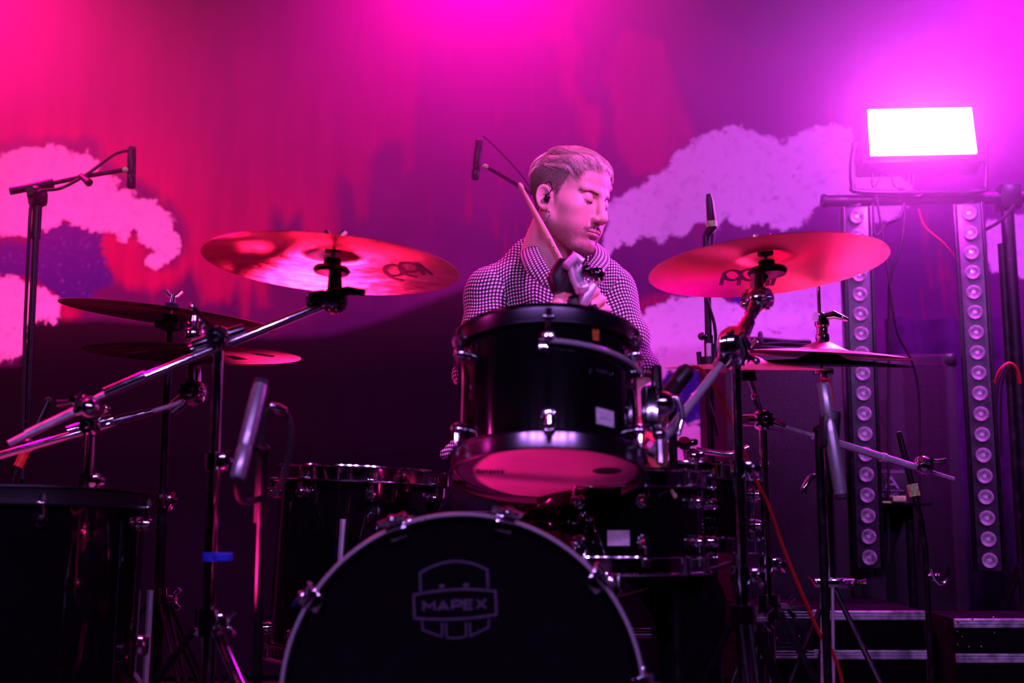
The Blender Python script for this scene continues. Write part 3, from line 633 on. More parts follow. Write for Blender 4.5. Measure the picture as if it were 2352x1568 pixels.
# right vertical stand
ms3 = thing('microphone_stand', 'black upright microphone stand behind the right crash cymbal', 'stand', loc=(P(1628, 700, 2.75).x, 2.75, 0))
zt = P(1626, 540, 2.75).z; x_s = P(1628, 800, 2.75).x
MB().cyl((x_s, 2.75, .04), (x_s, 2.75, zt), .0085, n=14).cyl((x_s, 2.75, P(1628, 950, 2.75).z), (x_s, 2.75, P(1628, 770, 2.75).z), .0110, n=14).build('post', BLACKMETAL, ms3)
MB().tube([(x_s, 2.75, zt), P(1636, 520, 2.74), P(1630, 460, 2.73), P(1628, 446, 2.73)], [.009, .013, .0095, .0065], 12).build('microphone_clip', PLASTIC, ms3)
MB().cyl(P(1635, 521, 2.738), P(1634, 508, 2.737), .0136, n=16).build('tape_wrap', YELLOWTAPE, ms3)
MB().sph(P(1612, 772, 2.73), .010, 10).cyl(P(1612, 772, 2.73), (x_s, 2.75, P(1612, 772, 2.75).z), .005, n=8).cyl(P(1605, 808, 2.73), P(1608, 845, 2.73), .006, n=8).cyl((x_s, 2.75, P(1628, 845, 2.75).z), (x_s, 2.75, P(1628, 820, 2.75).z), .020, n=14).build('knob', PLASTIC, ms3)
MB().cyl((x_s - .002, 2.738, P(1620, 832, 2.75).z), (x_s - .002, 2.738, P(1620, 790, 2.75).z), .0062, n=10).build('paper_label', WHITEPAPER, ms3)
for a in (40, 160, 280):
    d = Vector((math.cos(math.radians(a)), math.sin(math.radians(a)), 0)); o = Vector((x_s, 2.75, 0)); MB().tube([o + Vector((0, 0, .22)), o + d * .30 + Vector((0, 0, .015))], .008, 8).build('leg', BLACKMETAL, ms3)
cable('microphone_cable', 'black cable twisted down the upright microphone stand', [Vector((x_s + .012 * math.cos(k * 1.1) + .004, 2.745 - .012 * abs(math.sin(k * 1.1)), zt - .045 * k)) for k in range(12)], .0042)
# short pole under the effects/drum mic: left silver mic
def pole_mount(label, base_x, Y, topp, name='microphone_stand'):
    t = thing(name, label, 'stand', loc=(base_x, Y, 0)); MB().cyl((base_x, Y, .012), (base_x, Y, topp.z - .0), .008, n=12).build('post', BLACKMETAL, t)
    MB().lathe([(.001, 0), (.085, 0), (.085, .010), (.02, .018), (.001, .018)], (base_x, Y, 0), (0, 0, 1), 28).build('base', BLACKMETAL, t)
    MB().tube([(base_x, Y, topp.z), topp], .006, 8).sph((base_x, Y, topp.z), .011, 10).build('arm', BLACKMETAL, t); return t
mA = mic_tube('drum_microphone', 'fat silver microphone leaning over the left floor tom', P(598, 884, 1.80), P(545, 1100, 1.74), .0120)
tA = P(585, 1030, 1.79); pole_mount('short black stand holding the fat silver microphone', P(600, 1030, 1.82).x, 1.84, tA)
cable('microphone_cable', 'black cable curling behind the fat silver microphone', [P(545, 1100, 1.74), P(560, 1150, 1.80), P(640, 1120, 1.90), P(668, 1000, 1.92), P(655, 945, 1.92), P(622, 935, 1.90), P(600, 1000, 1.90), P(590, 1200, 1.9)], .0055)
m = MB().tube([P(620, 930, 1.895), P(636, 938, 1.90), P(655, 945, 1.91)], [.006, .009, .008], 10); tag(m.build('cable_connector', CHROME), 'chrome connector on the cable behind the silver microphone', 'connector')
mB = mic_tube('drum_microphone', 'slim dark microphone at the left edge with red tape', P(110, 924, 2.30), P(32, 1092, 2.26), .0085, BLACKMETAL)
MB().cyl((0, 0, .018), (0, 0, .052), .0092, n=16).build('tape_wrap', REDTAPE, mB, local=True)
tB = P(32, 1092, 2.26); ln = thing('microphone_stand', 'thin stand at the left edge with red tape on its shaft', 'stand', loc=(P(-20, 1200, 2.26).x, 2.26, 0))
MB().tube([tB, P(8, 1200, 2.26), Vector((P(0, 1300, 2.26).x, 2.26, .02))], .0055, 10).lathe([(.001, 0), (.085, 0), (.085, .010), (.02, .018), (.001, .018)], (P(0, 1300, 2.26).x, 2.26, 0), (0, 0, 1), 28).build('post', BLACKMETAL, ln)
MB().cyl(P(18, 1137, 2.26), P(8, 1175, 2.26), .0072, n=12).build('tape_wrap', REDTAPE, ln)
mC = mic_tube('drum_microphone', 'silver pencil microphone hanging beside the hi-hat stand', P(1931, 1134, 2.08), P(1890, 880, 2.10), .0125)
tC = P(1905, 985, 2.10); stC = pole_mount('dark stand holding the silver pencil microphone', P(1880, 985, 2.14).x, 2.14, tC)
MB().box(tC, (1, 0, 0), (0, 1, 0), (.1, 0, 1), .034, .036, .07, .008).build('microphone_clip', PLASTIC, stC)
cable('red_microphone_cable', 'red cable running down beside the silver pencil microphone', [P(1884, 872, 2.11), P(1905, 880, 2.13), P(1918, 960, 2.12), P(1926, 1040, 2.10), P(1930, 1080, 2.12), P(1934, 1120, 2.16)], .0035, REDCABLE)
mD = mic_tube('drum_microphone', 'thin dark microphone with yellow tape low between the light bars', P(2066, 1000, 2.62), P(2114, 1190, 2.60), .0070, BLACKMETAL)
MB().cyl((0, 0, .050), (0, 0, .078), .0125, n=14).build('tape_wrap', YELLOWTAPE, mD, local=True); MB().cyl((0, 0, -.002), (0, 0, .024), .0075, n=12).build('chrome_end', CHROME, mD, local=True)
ln2 = thing('microphone_stand', 'low black stand under the thin microphone with yellow tape', 'stand', loc=(P(2118, 1200, 2.60).x, 2.60, 0))
MB().tube([P(2114, 1190, 2.60), P(2125, 1260, 2.60), Vector((P(2125, 1260, 2.60).x, 2.60, .02))], .007, 10).lathe([(.001, 0), (.085, 0), (.085, .010), (.02, .018), (.001, .018)], (P(2125, 1260, 2.6).x, 2.6, 0), (0, 0, 1), 28).build('post', BLACKMETAL, ln2)
m = MB(); q = P(2160, 1318, 2.58); m.tube([q + Vector((-.020, 0, .012)), q + Vector((-.014, 0, -.010)), q + Vector((0, 0, -.022)), q + Vector((.014, 0, -.010)), q + Vector((.018, 0, .016))], .0055, 8, smooth=4); m.tube([P(2160, 1322, 2.58), P(2130, 1322, 2.60)], .006, 8); m.build('clip', CHROME, ln2)
# snare microphone with red cable
mE = mic_tube('snare_microphone', 'black snare microphone pointing down left with a red cable', P(1500, 950, 2.02), P(1578, 850, 2.06), .0160, PLASTIC)
MB().tube([Vector((0, 0, -.004)), Vector((0, 0, .03))], .0125, 12).build('connector_sleeve', RUBBER, mE, local=True)
cable('red_microphone_cable', 'red cable arching from the snare microphone and trailing to the floor on the right', [P(1577, 851, 2.06), P(1590, 843, 2.07), P(1612, 850, 2.08), P(1640, 885, 2.08), P(1660, 925, 2.10), P(1682, 968, 2.12), P(1710, 1040, 2.14), P(1745, 1120, 2.16), P(1765, 1160, 2.18), P(1800, 1260, 2.20), P(1845, 1370, 2.22), P(1880, 1450, 2.24), P(1925, 1530, 2.26), Vector((P(1960, 1568, 2.3).x, 2.3, .12)), Vector((P(1990, 1568, 2.3).x, 2.32, .01))], .0036, REDCABLE)
tE = P(1535, 912, 2.04); pole_mount('short stand holding the black snare microphone', P(1545, 980, 2.10).x, 2.10, tE)
# tom microphone and its rim clamp, in front of the drummer's chest
rimp = P(1333, 735, 2.06)
cm = thing('tom_microphone', 'black tom microphone on a chrome and black clamp fixed to the front tom\'s rim', 'microphone', loc=rimp)
MB().box(P(1330, 715, 2.05), (1, 0, .08), (0, 1, 0), (0, 0, 1), .044, .040, .062, .012).box(P(1335, 745, 2.06), (1, 0, 0), (0, 1, 0), (0, 0, 1), .058, .042, .030, .008).cyl(P(1362, 700, 2.03), P(1372, 735, 2.03), .007, n=10).build('rim_clamp', PLASTIC, cm)
MB().tube([P(1322, 600, 2.02), P(1326, 618, 2.02), P(1334, 650, 2.02), P(1344, 690, 2.03)], [.009, .008, .009, .010], 14).tube([P(1300, 612, 2.0), P(1322, 590, 2.01), P(1338, 602, 2.01)], [.008, .009, .008], 10).tube([P(1308, 604, 2.01), P(1316, 640, 2.01), P(1330, 672, 2.015)], .006, 10).sph(P(1342, 662, 2.01), .013, 14).box(P(1352, 676, 2.01), (1, 0, -.5), (0, 1, 0), (.5, 0, 1), .016, .018, .048, .005).build('swivel_arm', SATIN, cm)
MB().tube([P(1302, 600, 2.04), P(1292, 622, 2.04), P(1282, 640, 2.04), P(1292, 668, 2.04)], [.015, .020, .022, .020], 16).cyl(P(1313, 628, 2.03), P(1300, 668, 2.04), .019, .024, 18).build('microphone_body', PLASTIC, cm)
MB().cyl(P(1340, 622, 2.02), P(1370, 632, 2.02), .009, n=10).sph(P(1348, 622, 2.01), .013, 12).sph(P(1371, 630, 2.01), .015, 12).cyl(P(1371, 618, 2.01), P(1373, 648, 2.01), .010, .012, 12).build('wing_knob', BLACKGLOSS, cm)
# small hardware on the right: hi-hat side knob on the side snare, wing bolt
m = MB(); sb = thing('percussion_clamp', 'black and chrome wing clamp above the side snare', 'clamp', loc=P(1585, 1050, 2.20))
MB().box(P(1572, 1018, 2.19), (1, 0, .1), (0, 1, 0), (0, 0, 1), .052, .022, .014, .006).cyl(P(1572, 1010, 2.18), P(1572, 1025, 2.19), .011, n=12).build('wing_knob', BLACKGLOSS, sb)
MB().cyl(P(1575, 1020, 2.19), P(1585, 1075, 2.20), .008, n=12).sph(P(1592, 1048, 2.19), .016, 14).box(P(1600, 1046, 2.19), (1, 0, .2), (0, 1, 0), (0, 0, 1), .03, .02, .016, .005).tube([P(1600, 1032, 2.2), P(1632, 1038, 2.2), P(1680, 1042, 2.2), P(1720, 1026, 2.2)], .0055, 10, smooth=4).build('casting', CHROME, sb)
MB().cyl(P(1585, 1070, 2.2), Vector((P(1585, 1070, 2.2).x, 2.2, P(1560, 1172, 2.34).z + .07)), .006, n=10).build('post', CHROME, sb)
m = MB(); pd = thing('bass_drum_pedal', 'chrome bass drum pedal frame behind the drum', 'pedal', loc=(P(1340, 1290, 2.22).x, 2.22, 0))
px_, py_ = P(1340, 1290, 2.22).x, 2.24
MB().box((px_, py_, .20), (1, 0, 0), (0, 1, 0), (0, 0, 1), .014, .02, .36, .004).box((px_ + .09, py_, .20), (1, 0, 0), (0, 1, 0), (0, 0, 1), .014, .02, .36, .004).cyl((px_ - .01, py_, .37), (px_ + .13, py_, .37), .009, n=12).cyl((px_ + .045, py_ - .01, .37), (px_ + .045, py_ - .02, .46), .005, n=8).sph((px_ + .045, py_ - .03, .47), .022, 12).build('frame', CHROME, pd)
MB().box((px_ + .045, py_ + .14, .05), (1, 0, 0), (0, 1, .18), (0, -.18, 1), .08, .28, .01, .004).build('footboard', CHROME, pd)
# shirt-side towel? none; red cables and stand at the right edge
rs = thing('microphone_stand', 'dark stand at the right edge draped with red and black cables', 'stand', loc=(P(2320, 850, 2.9).x, 2.9, 0))
xx = P(2318, 850, 2.9).x
MB().cyl((xx, 2.9, .03), (xx, 2.9, P(2318, 560, 2.9).z), .010, n=12).build('post', BLACKMETAL, rs)
MB().tube([P(2342, 880, 2.88), P(2336, 850, 2.87), P(2320, 834, 2.86), P(2304, 842, 2.86), P(2292, 858, 2.87), P(2286, 880, 2.88)], [.005, .010, .013, .009, .004, .003], 8, smooth=4).build('red_cable_bundle', REDCABLE, rs)
MB().tube([P(2310, 838, 2.85), P(2300, 860, 2.85), P(2290, 900, 2.86), P(2288, 1000, 2.88)], .003, 6, smooth=4).tube([P(2316, 838, 2.85), P(2308, 862, 2.85), P(2300, 900, 2.86), P(2300, 1050, 2.88)], .003, 6, smooth=4).build('black_cables', RUBBER, rs)
MB().lathe([(.001, 0), (.10, 0), (.10, .012), (.02, .03), (.001, .03)], (xx, 2.9, 0), (0, 0, 1), 28).build('base', BLACKMETAL, rs)

# ------------------------------------------------------------------ stage haze
HZ = bpy.data.materials.new('stage_haze'); HZ.use_nodes = True; nt = HZ.node_tree; nt.nodes.remove(nt.nodes['Principled BSDF'])
vsn = nt.nodes.new('ShaderNodeVolumeScatter'); vsn.inputs['Color'].default_value = (1, .92, 1, 1); vsn.inputs['Anisotropy'].default_value = .35
_g = nt.nodes.new('ShaderNodeNewGeometry'); _x = nt.nodes.new('ShaderNodeSeparateXYZ'); nt.links.new(_g.outputs['Position'], _x.inputs[0])
_r = nt.nodes.new('ShaderNodeMapRange'); _r.interpolation_type = 'SMOOTHSTEP'; _r.inputs[1].default_value = .95; _r.inputs[2].default_value = 2.15; _r.inputs[3].default_value = .01 * HAZE; _r.inputs[4].default_value = HAZE
nt.links.new(_x.outputs[2], _r.inputs[0]); nt.links.new(_r.outputs[0], vsn.inputs['Density'])
nt.links.new(vsn.outputs[0], [n for n in nt.nodes if n.type == 'OUTPUT_MATERIAL'][0].inputs['Volume'])
hz = MB().box((0, 3.30, 2.03), (1, 0, 0), (0, 1, 0), (0, 0, 1), 6.7, 1.30, 2.52).build('haze', HZ, smooth=False); tag(hz, kind='stuff'); hz['label'] = 'thin theatrical haze hanging over the stage'
# ------------------------------------------------------------------ drums
DRUMHEAD = wear(mat('translucent_drumhead', (.8, .78, .76), .3), (.82, .8, .78), (.7, .68, .66), 18, .4, .7)
_tr = nd(DRUMHEAD, 'ShaderNodeBsdfTranslucent'); _tr.inputs[0].default_value = (.8, .78, .76, 1)
_mx = nd(DRUMHEAD, 'ShaderNodeMixShader'); _mx.inputs[0].default_value = .45
_out = [n for n in DRUMHEAD.node_tree.nodes if n.type == 'OUTPUT_MATERIAL'][0]
lk(DRUMHEAD, bsdf(DRUMHEAD).outputs[0], _mx.inputs[1]); lk(DRUMHEAD, _tr.outputs[0], _mx.inputs[2]); lk(DRUMHEAD, _mx.outputs[0], _out.inputs[0])
BLACKHEAD = wear(mat('black_drumhead', (.004, .004, .005), .8, spec=.05), (.004, .004, .005), (.006, .006, .007), 30)

def rotz(a): return Matrix.Rotation(a, 4, 'Z')
def axis_mat(o, z, x=None):
    z = Vector(z).normalized(); x = Vector(x) if x is not None else Vector((1, 0, 0))
    y = z.cross(x).normalized(); x = y.cross(z)
    return Matrix(((x.x, y.x, z.x, o[0]), (x.y, y.y, z.y, o[1]), (x.z, y.z, z.z, o[2]), (0, 0, 0, 1)))
def drum(name, label, o, axis, R, H, nlug, a0, hoop=CHROME, headb=DRUMHEAD, headt=DRUMHEAD, lug_mid=False, lug_len=.032, rod_out=.017):
    t = thing(name, label, 'drum', mat=axis_mat(o, axis))
    b = MB().lathe([(R - .006, -H / 2), (R, -H / 2 + .003), (R, H / 2 - .003), (R - .006, H / 2)], n=72, closed=False)
    b.f = b.f[:-2] if len(b.f[-1]) > 10 else b.f
    b.lathe([(R - .007, H / 2), (R - .007, -H / 2)], n=72); b.f = [f for f in b.f if len(f) < 10]
    b.build('shell', BLACKGLOSS, t, local=True)
    for s_, hm in ((1, headt), (-1, headb)):
        z = s_ * (H / 2 + .004)
        m = MB().lathe([(.0005, z), (R * .5, z), (R - .004, z), (R + .003, z - s_ * .003), (R + .004, z - s_ * .014)][::s_], n=72); m.f = [f for f in m.f if len(f) < 10]
        m.build('drumhead', hm, t, local=True)
        # triple-flanged hoop
        pr = [(R + .005, z - s_ * .018), (R + .012, z - s_ * .020), (R + .0125, z - s_ * .018), (R + .0070, z - s_ * .016), (R + .0062, z - s_ * .004), (R + .0068, z + s_ * .008),
              (R + .0115, z + s_ * .011), (R + .0110, z + s_ * .0135), (R + .0045, z + s_ * .011), (R + .0040, z - s_ * .004)]
        MB().lathe(pr, n=96, closed=True).build('hoop', hoop, t, local=True)
    first = None
    for k in range(nlug):
        a = a0 + 2 * PI * k / nlug
        for s_ in ((0,) if lug_mid else (1, -1)):
            hz = 0 if lug_mid else s_ * (H / 2 - .040)
            key = s_
            M = rotz(a)
            if first is None or key not in first:
                first = first or {}
                g = MB()
                if lug_mid: g.box((R + .011, 0, 0), (1, 0, 0), (0, 1, 0), (0, 0, 1), .020, .016, H - .05, .006)
                else:
                    g.lathe([(.0005, -.013), (.008, -.012), (.0115, -.006), (.0125, 0), (.0115, .006), (.008, .012), (.0005, .013)], (R + .011, 0, hz), (1, 0, 0), 18)
                    g.cyl((R + rod_out, 0, hz - .004), (R + rod_out, 0, hz + s_ * .020), .0062, .0055, 14)
                    g.cyl((R, 0, hz), (R + .006, 0, hz), .0135, .0125, 18)
                lg = g.build('lug', CHROME, t, local=True); lg.matrix_basis = M
                for ss in ((1, -1) if lug_mid else (s_,)):
                    r = MB(); zt = ss * (H / 2 + .004 - .018); 
                    r.cyl((R + rod_out, 0, (ss * (H / 2 - .03)) if lug_mid else hz), (R + rod_out, 0, zt + ss * .016), .0027, n=8)
                    r.cyl((R + rod_out, 0, zt + ss * .006), (R + rod_out, 0, zt + ss * .017), .0058, .0048, 10)
                    r.box((R + .0125, 0, zt + ss * .003), (1, 0, 0), (0, 1, 0), (0, 0, 1), .017, .019, .004, .0015)
                    rd = r.build('tension_rod', CHROME, t, local=True); rd.matrix_basis = M
                    first.setdefault(key, [lg]).append(rd)
            else:
                for q in first[key]: dup(q, t, M)
    return t

# rack tom, tilted towards the drummer
TILT = math.radians(15.5)
tom_ax = Vector((.010, math.sin(TILT), math.cos(TILT)))
bot = P(1257, 1084, 1.90); TR, TH = .1535, .212
tom_c = bot + tom_ax * (TH / 2 + .004)
tom = drum('rack_tom', 'black rack tom with chrome lugs in front of the drummer, its lower head glowing pink', tom_c, tom_ax, TR, TH, 6, math.radians(-90) - .01, hoop=NICKEL)
# badge, sticker, air vent, tape and curved grey bar of the isolation mount, given in the tom's own frame
def tang(a, z, R, out=.0):   # point on the shell and its tangent frame
    n_ = Vector((math.cos(a), math.sin(a), 0)); return n_ * (R + out) + Vector((0, 0, z)), n_, Vector((-math.sin(a), math.cos(a), 0))
def shell_patch(a, z, R, w_, h_, out=.0006, n=8):
    m = MB(); vs = []
    for j in (0, 1):
        for i in range(n + 1):
            p_, _, _ = tang(a + (i / n - .5) * w_ / R, z + (j - .5) * h_, R, out); vs.append(p_)
    return m.add(vs, [(i, i + 1, n + 2 + i, n + 1 + i) for i in range(n)])
pt = shell_patch(math.radians(-55), -.058, TR, .036, .027).build('sticker', WHITEPAPER, tom, local=True); tag(pt, 'white paper sticker with faint print')
shell_patch(math.radians(-55), -.0605, TR, .026, .0015, .0009).build('sticker_print', mat('faded_print', (.35, .3, .4), .7), pt, local=True)
m = MB(); a = math.radians(-57)
p_, n_, t_ = tang(a, .018, TR, .0007)

m.ribbon(ell_pts(p_, t_, Vector((0, 0, 1)), .021, .019), n_, .0016, .0008)
m.ribbon([p_ + t_ * -.016 + Vector((0, 0, -.004)), p_ + t_ * .016 + Vector((0, 0, -.004))], n_, .0015, .001); m.ribbon([p_ + t_ * -.016 + Vector((0, 0, .004)), p_ + t_ * .016 + Vector((0, 0, .004))], n_, .0015, .001)
bd_ = m.build('badge', NICKEL, tom, local=True)
tx = text_obj('badge_lettering', 'MAPEX', .0072, LOGOINK, bd_, align='CENTER'); tx.matrix_basis = Matrix.Translation(p_ + n_ * .0012 + Vector((0, 0, -.0024))) @ Matrix(((t_.x, 0, n_.x, 0), (t_.y, 0, n_.y, 0), (t_.z, 1, n_.z, 0), (0, 0, 0, 1)))
# curved suspension bar around the shell (the pale sweep seen on the front)
m = MB(); pts = []
for i in range(25):
    f = i / 24; a = math.radians(-96 + 78 * f); q, n_, _ = tang(a, .058 - .012 * f, TR, .010); pts.append(q)
m.tube(pts, .0045, 8); tag(m.build('suspension_bar', SATIN, tom, local=True), 'curved chrome suspension bar')
m = MB()
for a in (-94, -20): 
    q, n_, t_ = tang(math.radians(a), .052, TR, .006); m.box(q, n_, t_, (0, 0, 1), .016, .018, .03, .004)
m.build('bar_bracket', CHROME, tom, local=True)
# mount bracket on the right of the shell: casting, hex post and wing nut
q, n_, t_ = tang(math.radians(-12), -.01, TR, .022); m = MB()
m.box(q, n_, t_, (0, 0, 1), .030, .045, .075, .010); m.sph(q + n_ * .02 + Vector((0, 0, .008)), .021, 16); m.cyl(q + n_ * .012 + Vector((0, 0, .03)), q + n_ * .012 + Vector((0, 0, .075)), .011, .009, 16)
m.tube([q + n_ * .03 + Vector((0, 0, .02)), q + n_ * .047 + Vector((0, 0, .012)), q + n_ * .05 + Vector((0, 0, -.02)), q + n_ * .042 + Vector((0, 0, -.048))], .0048, 10, smooth=5)
m.cyl(q + n_ * .012 + Vector((0, 0, -.03)), q + n_ * .012 + Vector((0, 0, -.095)), .0058, n=6); m.sph(q + n_ * .012 + Vector((0, 0, -.045)), .012, 12)
tag(m.build('mount_bracket', CHROME, tom, local=True), 'chrome mounting bracket with wing nut')
shell_patch(math.radians(-61.5), .085, TR, .012, .032, .004).build('hanging_tag', wear(mat('red_gold_label', (.5, .08, .02), .4), (.55, .06, .02), (.7, .4, .05), 180), tom, local=True)
# printed marks on the lower head
hm = MB(); zb = -(TH / 2 + .0042)
hp = MB(); hp.add([Vector((.098 + .024 * math.cos(2 * PI * i / 24), -.012 + .024 * .8 * math.sin(2 * PI * i / 24), zb - .0004)) for i in range(24)], [tuple(range(24))]); lg = hp.build('head_logo', INK, tom, local=True); tag(lg, 'round black maker mark on the lower head')
hm.ribbon([Vector((-.118 + .006 * k, -.005, zb - .0004)) for k in (0, .5)], (0, 0, -1), .02, .0002)
for k in range(7): hm.ribbon([Vector((-.112 + .0062 * k, -.012 + .002 * (k % 2), zb - .0004)), Vector((-.113 + .0062 * k, .010 - .002 * (k % 3), zb - .0004))], (0, 0, -1), .002 + .001 * (k % 2), .0002)
hm.build('faded_lettering', INK, tom, local=True)

# bass drum
bass_c0 = P(1060, 1602, 1.70); BR, BH = .253, .44
bass_ax = Vector((.05, 1, 0)).normalized()
bass = thing('bass_drum', 'black bass drum at the front with a shield logo on its front head', 'drum', mat=axis_mat(bass_c0, -bass_ax, (1, 0, 0)))
m = MB().lathe([(BR - .004, -.03), (BR - .004, -BH)], n=96); m.f = [f for f in m.f if len(f) < 10]; m.build('shell', BLACKGLOSS, bass, local=True)
m = MB().lathe([(.0005, -.008), (BR * .96, -.008), (BR, -.002)], n=96); m.f = [f for f in m.f if len(f) < 10]; m.build('front_head', BLACKHEAD, bass, local=True)
m = MB().lathe([(.0005, -BH), (BR, -BH)], n=96); m.f = [f for f in m.f if len(f) < 10]; m.build('batter_head', BLACKHEAD, bass, local=True)
for z in (-.016, -BH + .012):
    MB().lathe([(BR + .0, z - .019), (BR + .009, z - .019), (BR + .011, z - .015), (BR + .011, z + .015), (BR + .009, z + .019), (BR + .002, z + .019), (BR, z + .015)], n=128, closed=True).build('hoop', BLACKGLOSS, bass, local=True)
m = MB()
for zz in (.0065,): m.lathe([(BR + .0065, .002), (BR + .0115, .003), (BR + .0125, .0055), (BR + .0115, .008), (BR + .0075, .008)], n=128, closed=True)
tag(m.build('hoop_inlay', SATIN, bass, local=True), 'bright metallic edge of the front hoop')
first = None
for k in range(10):
    a = math.radians(90 - 14 + 36 * k); M = rotz(a)
    if first is None:
        c_ = MB().box((BR + .010, 0, .004), (1, 0, 0), (0, 1, 0), (0, 0, 1), .010, .032, .012, .003).box((BR + .017, 0, -.012), (1, 0, 0), (0, 1, 0), (0, 0, 1), .006, .030, .042, .002)
        c_.box((BR - .001, 0, .006), (1, 0, 0), (0, 1, 0), (0, 0, 1), .016, .026, .006, .002)
        cl = c_.build('claw', CHROME, bass, local=True); cl.matrix_basis = M
        r_b = MB().cyl((BR + .021, 0, -.11), (BR + .021, 0, .012), .0034, n=10).sph((BR + .021, 0, .016), .0075, 12).tube([(BR + .021, -.021, .018), (BR + .021, 0, .013), (BR + .021, .021, .018)], .0042, 8)
        rb = r_b.build('tension_rod', CHROME, bass, local=True); rb.matrix_basis = M
        lb = MB().box((BR + .012, 0, -.14), (1, 0, 0), (0, 1, 0), (0, 0, 1), .026, .026, .06, .010).cyl((BR + .021, 0, -.12), (BR + .021, 0, -.10), .007, n=12).build('lug', CHROME, bass, local=True); lb.matrix_basis = M
        first = (cl, rb, lb)
    else:
        for q in first: dup(q, bass, M)
for sx in (-1, 1):
    p0 = Vector((sx * .24, -.13, -.10)); m = MB().tube([p0, p0 + Vector((sx * .10, -.165, .10))], .008, 10).box(p0, (1, 0, 0), (0, 1, 0), (0, 0, 1), .05, .05, .05, .01)
    m.build('spur', CHROME, bass, local=True)
# the printed logo: positions read from the photograph, laid on the head's plane
bn = (bass.matrix_world.to_3x3() @ Vector((0, 0, 1))).normalized(); bp0 = bass.matrix_world @ Vector((0, 0, -.0075))
def bl(pts): return [on_plane(x, y, bp0, bn) for x, y in pts]
def arc(x0, y0, x1, y1, h, n=14): return [(x0 + (x1 - x0) * i / n, y0 + (y1 - y0) * i / n - h * 4 * (i / n) * (1 - i / n)) for i in range(n + 1)]
m = MB(); W = .0030; Wt = .0022
m.ribbon(bl([(966, 1358), (965, 1316)] + arc(966, 1315, 1119, 1308, 23) + [(1121, 1350)]), bn, W, .0004)
m.ribbon(bl(arc(950, 1366, 1138, 1357, 8) + [(1140, 1410)] + arc(1140, 1411, 952, 1419, -6) + [(950, 1366)]), bn, W, .0004)
m.ribbon(bl([(969, 1424), (971, 1446), (1012, 1461), (1016, 1460), (1015, 1429)]), bn, Wt, .0004)
m.ribbon(bl([(1024, 1429), (1026, 1464), (1050, 1465), (1071, 1461), (1070, 1429)]), bn, Wt, .0004)
m.ribbon(bl([(1079, 1429), (1081, 1460), (1122, 1440), (1123, 1422)]), bn, Wt, .0004)
m.ribbon(bl([(1009, 1346), (1021, 1345)]), bn, .005, .0004); m.ribbon(bl([(1065, 1344), (1077, 1343)]), bn, .005, .0004)
lg = m.build('shield_logo', LOGOINK, bass); tag(lg, 'shield outline with a banner printed on the front head')
LW = .0031
m = MB()
def st(*pts): m.ribbon(bl(pts), bn, LW, .0005)
st((973, 1402), (973, 1383), (986, 1394), (998, 1382), (998, 1401))
st((1006, 1401), (1018, 1382), (1030, 1400)); st((1011, 1396), (1026, 1395))
st((1039, 1399), (1039, 1380), (1058, 1379), (1061, 1384), (1058, 1390), (1040, 1391))
st((1086, 1378), (1067, 1379), (1067, 1398), (1086, 1397)); st((1067, 1388), (1084, 1387))
st((1095, 1377), (1116, 1396)); st((1116, 1375), (1095, 1397))
m.build('logo_lettering', LOGOINK, lg)

# floor toms and snares
def on_y(px, py, Y): return P(px, py, Y)
c = P(828, 1085, 2.46); c.z -= .19
ft1 = drum('floor_tom', 'black floor tom behind the bass drum with a chrome hoop and tube lugs', c, (.045, .02, 1), .178, .36, 8, math.radians(-78), lug_len=.05)
# its legs
def leg(parent, x, y, z0, z1):
    MB().tube([(x, y, z1), (x, y, z0 + .03), (x * 1.12, y * 1.12, z0)], .0062, 8).build('leg', SATIN, parent, local=True)
    MB().box((x * .95, y * .95, z1 - .10), (x, y, 0), (-y, x, 0), (0, 0, 1), .026, .026, .035, .006).build('leg_bracket', CHROME, parent, local=True)
for a in (-93, 20, 140): leg(ft1, .200 * math.cos(math.radians(a)), .200 * math.sin(math.radians(a)), -c.z + .02, .09)
m = MB().tube([P(789, 1188, 2.20), P(786, 1290, 2.20)], .0070, 12); 
c = P(55, 1275, 2.08); c.z = .42
ft2 = drum('floor_tom', 'black floor tom at the lower left edge beside the stand posts', c, (0, .05, 1), .203, .40, 6, math.radians(-62), hoop=HOOPBLACK)
for a in (-90, 30, 150): leg(ft2, .225 * math.cos(math.radians(a)), .225 * math.sin(math.radians(a)), -c.z + .02, .04)
c = P(1400, 1200, 2.16)
sn = drum('snare_drum', 'black snare drum below the rack tom with a white sticker', c, (0, .03, 1), .178, .150, 10, math.radians(-76), lug_len=.04)
shell_patch(math.radians(-90), -.028, .178, .038, .026).build('sticker', WHITEPAPER, sn, local=True)
c = P(1560, 1172, 2.34); 
sn2 = drum('side_snare_drum', 'small black side snare drum right of the front tom', c, (.02, .05, 1), .150, .140, 8, math.radians(-75))
def drum_stand(label, c, r, zt):
    t = thing('snare_stand', label, 'stand', loc=(c.x, c.y, 0))
    MB().cyl((c.x, c.y, .12), (c.x, c.y, zt - .045), .012, n=14).sph((c.x, c.y, zt - .055), .022, 12).build('post', CHROME, t)
    for k in range(3):
        a = math.radians(30 + 120 * k); d = Vector((math.cos(a), math.sin(a), 0)); o = Vector((c.x, c.y, 0))
        MB().tube([o + Vector((0, 0, zt - .05)), o + d * (r - .01) + Vector((0, 0, zt - .018)), o + d * (r + .008) + Vector((0, 0, zt - .012)), o + d * (r + .008) + Vector((0, 0, zt + .01))], .0055, 8).build('basket_arm', CHROME, t)
        MB().tube([o + Vector((0, 0, .24)), o + d * .24 + Vector((0, 0, .012))], .008, 8).sph(o + d * .24 + Vector((0, 0, .012)), .012, 10).build('leg', CHROME, t)
drum_stand('chrome snare stand under the stickered snare', P(1400, 1200, 2.16), .178, P(1400, 1200, 2.16).z - .075 - .018)
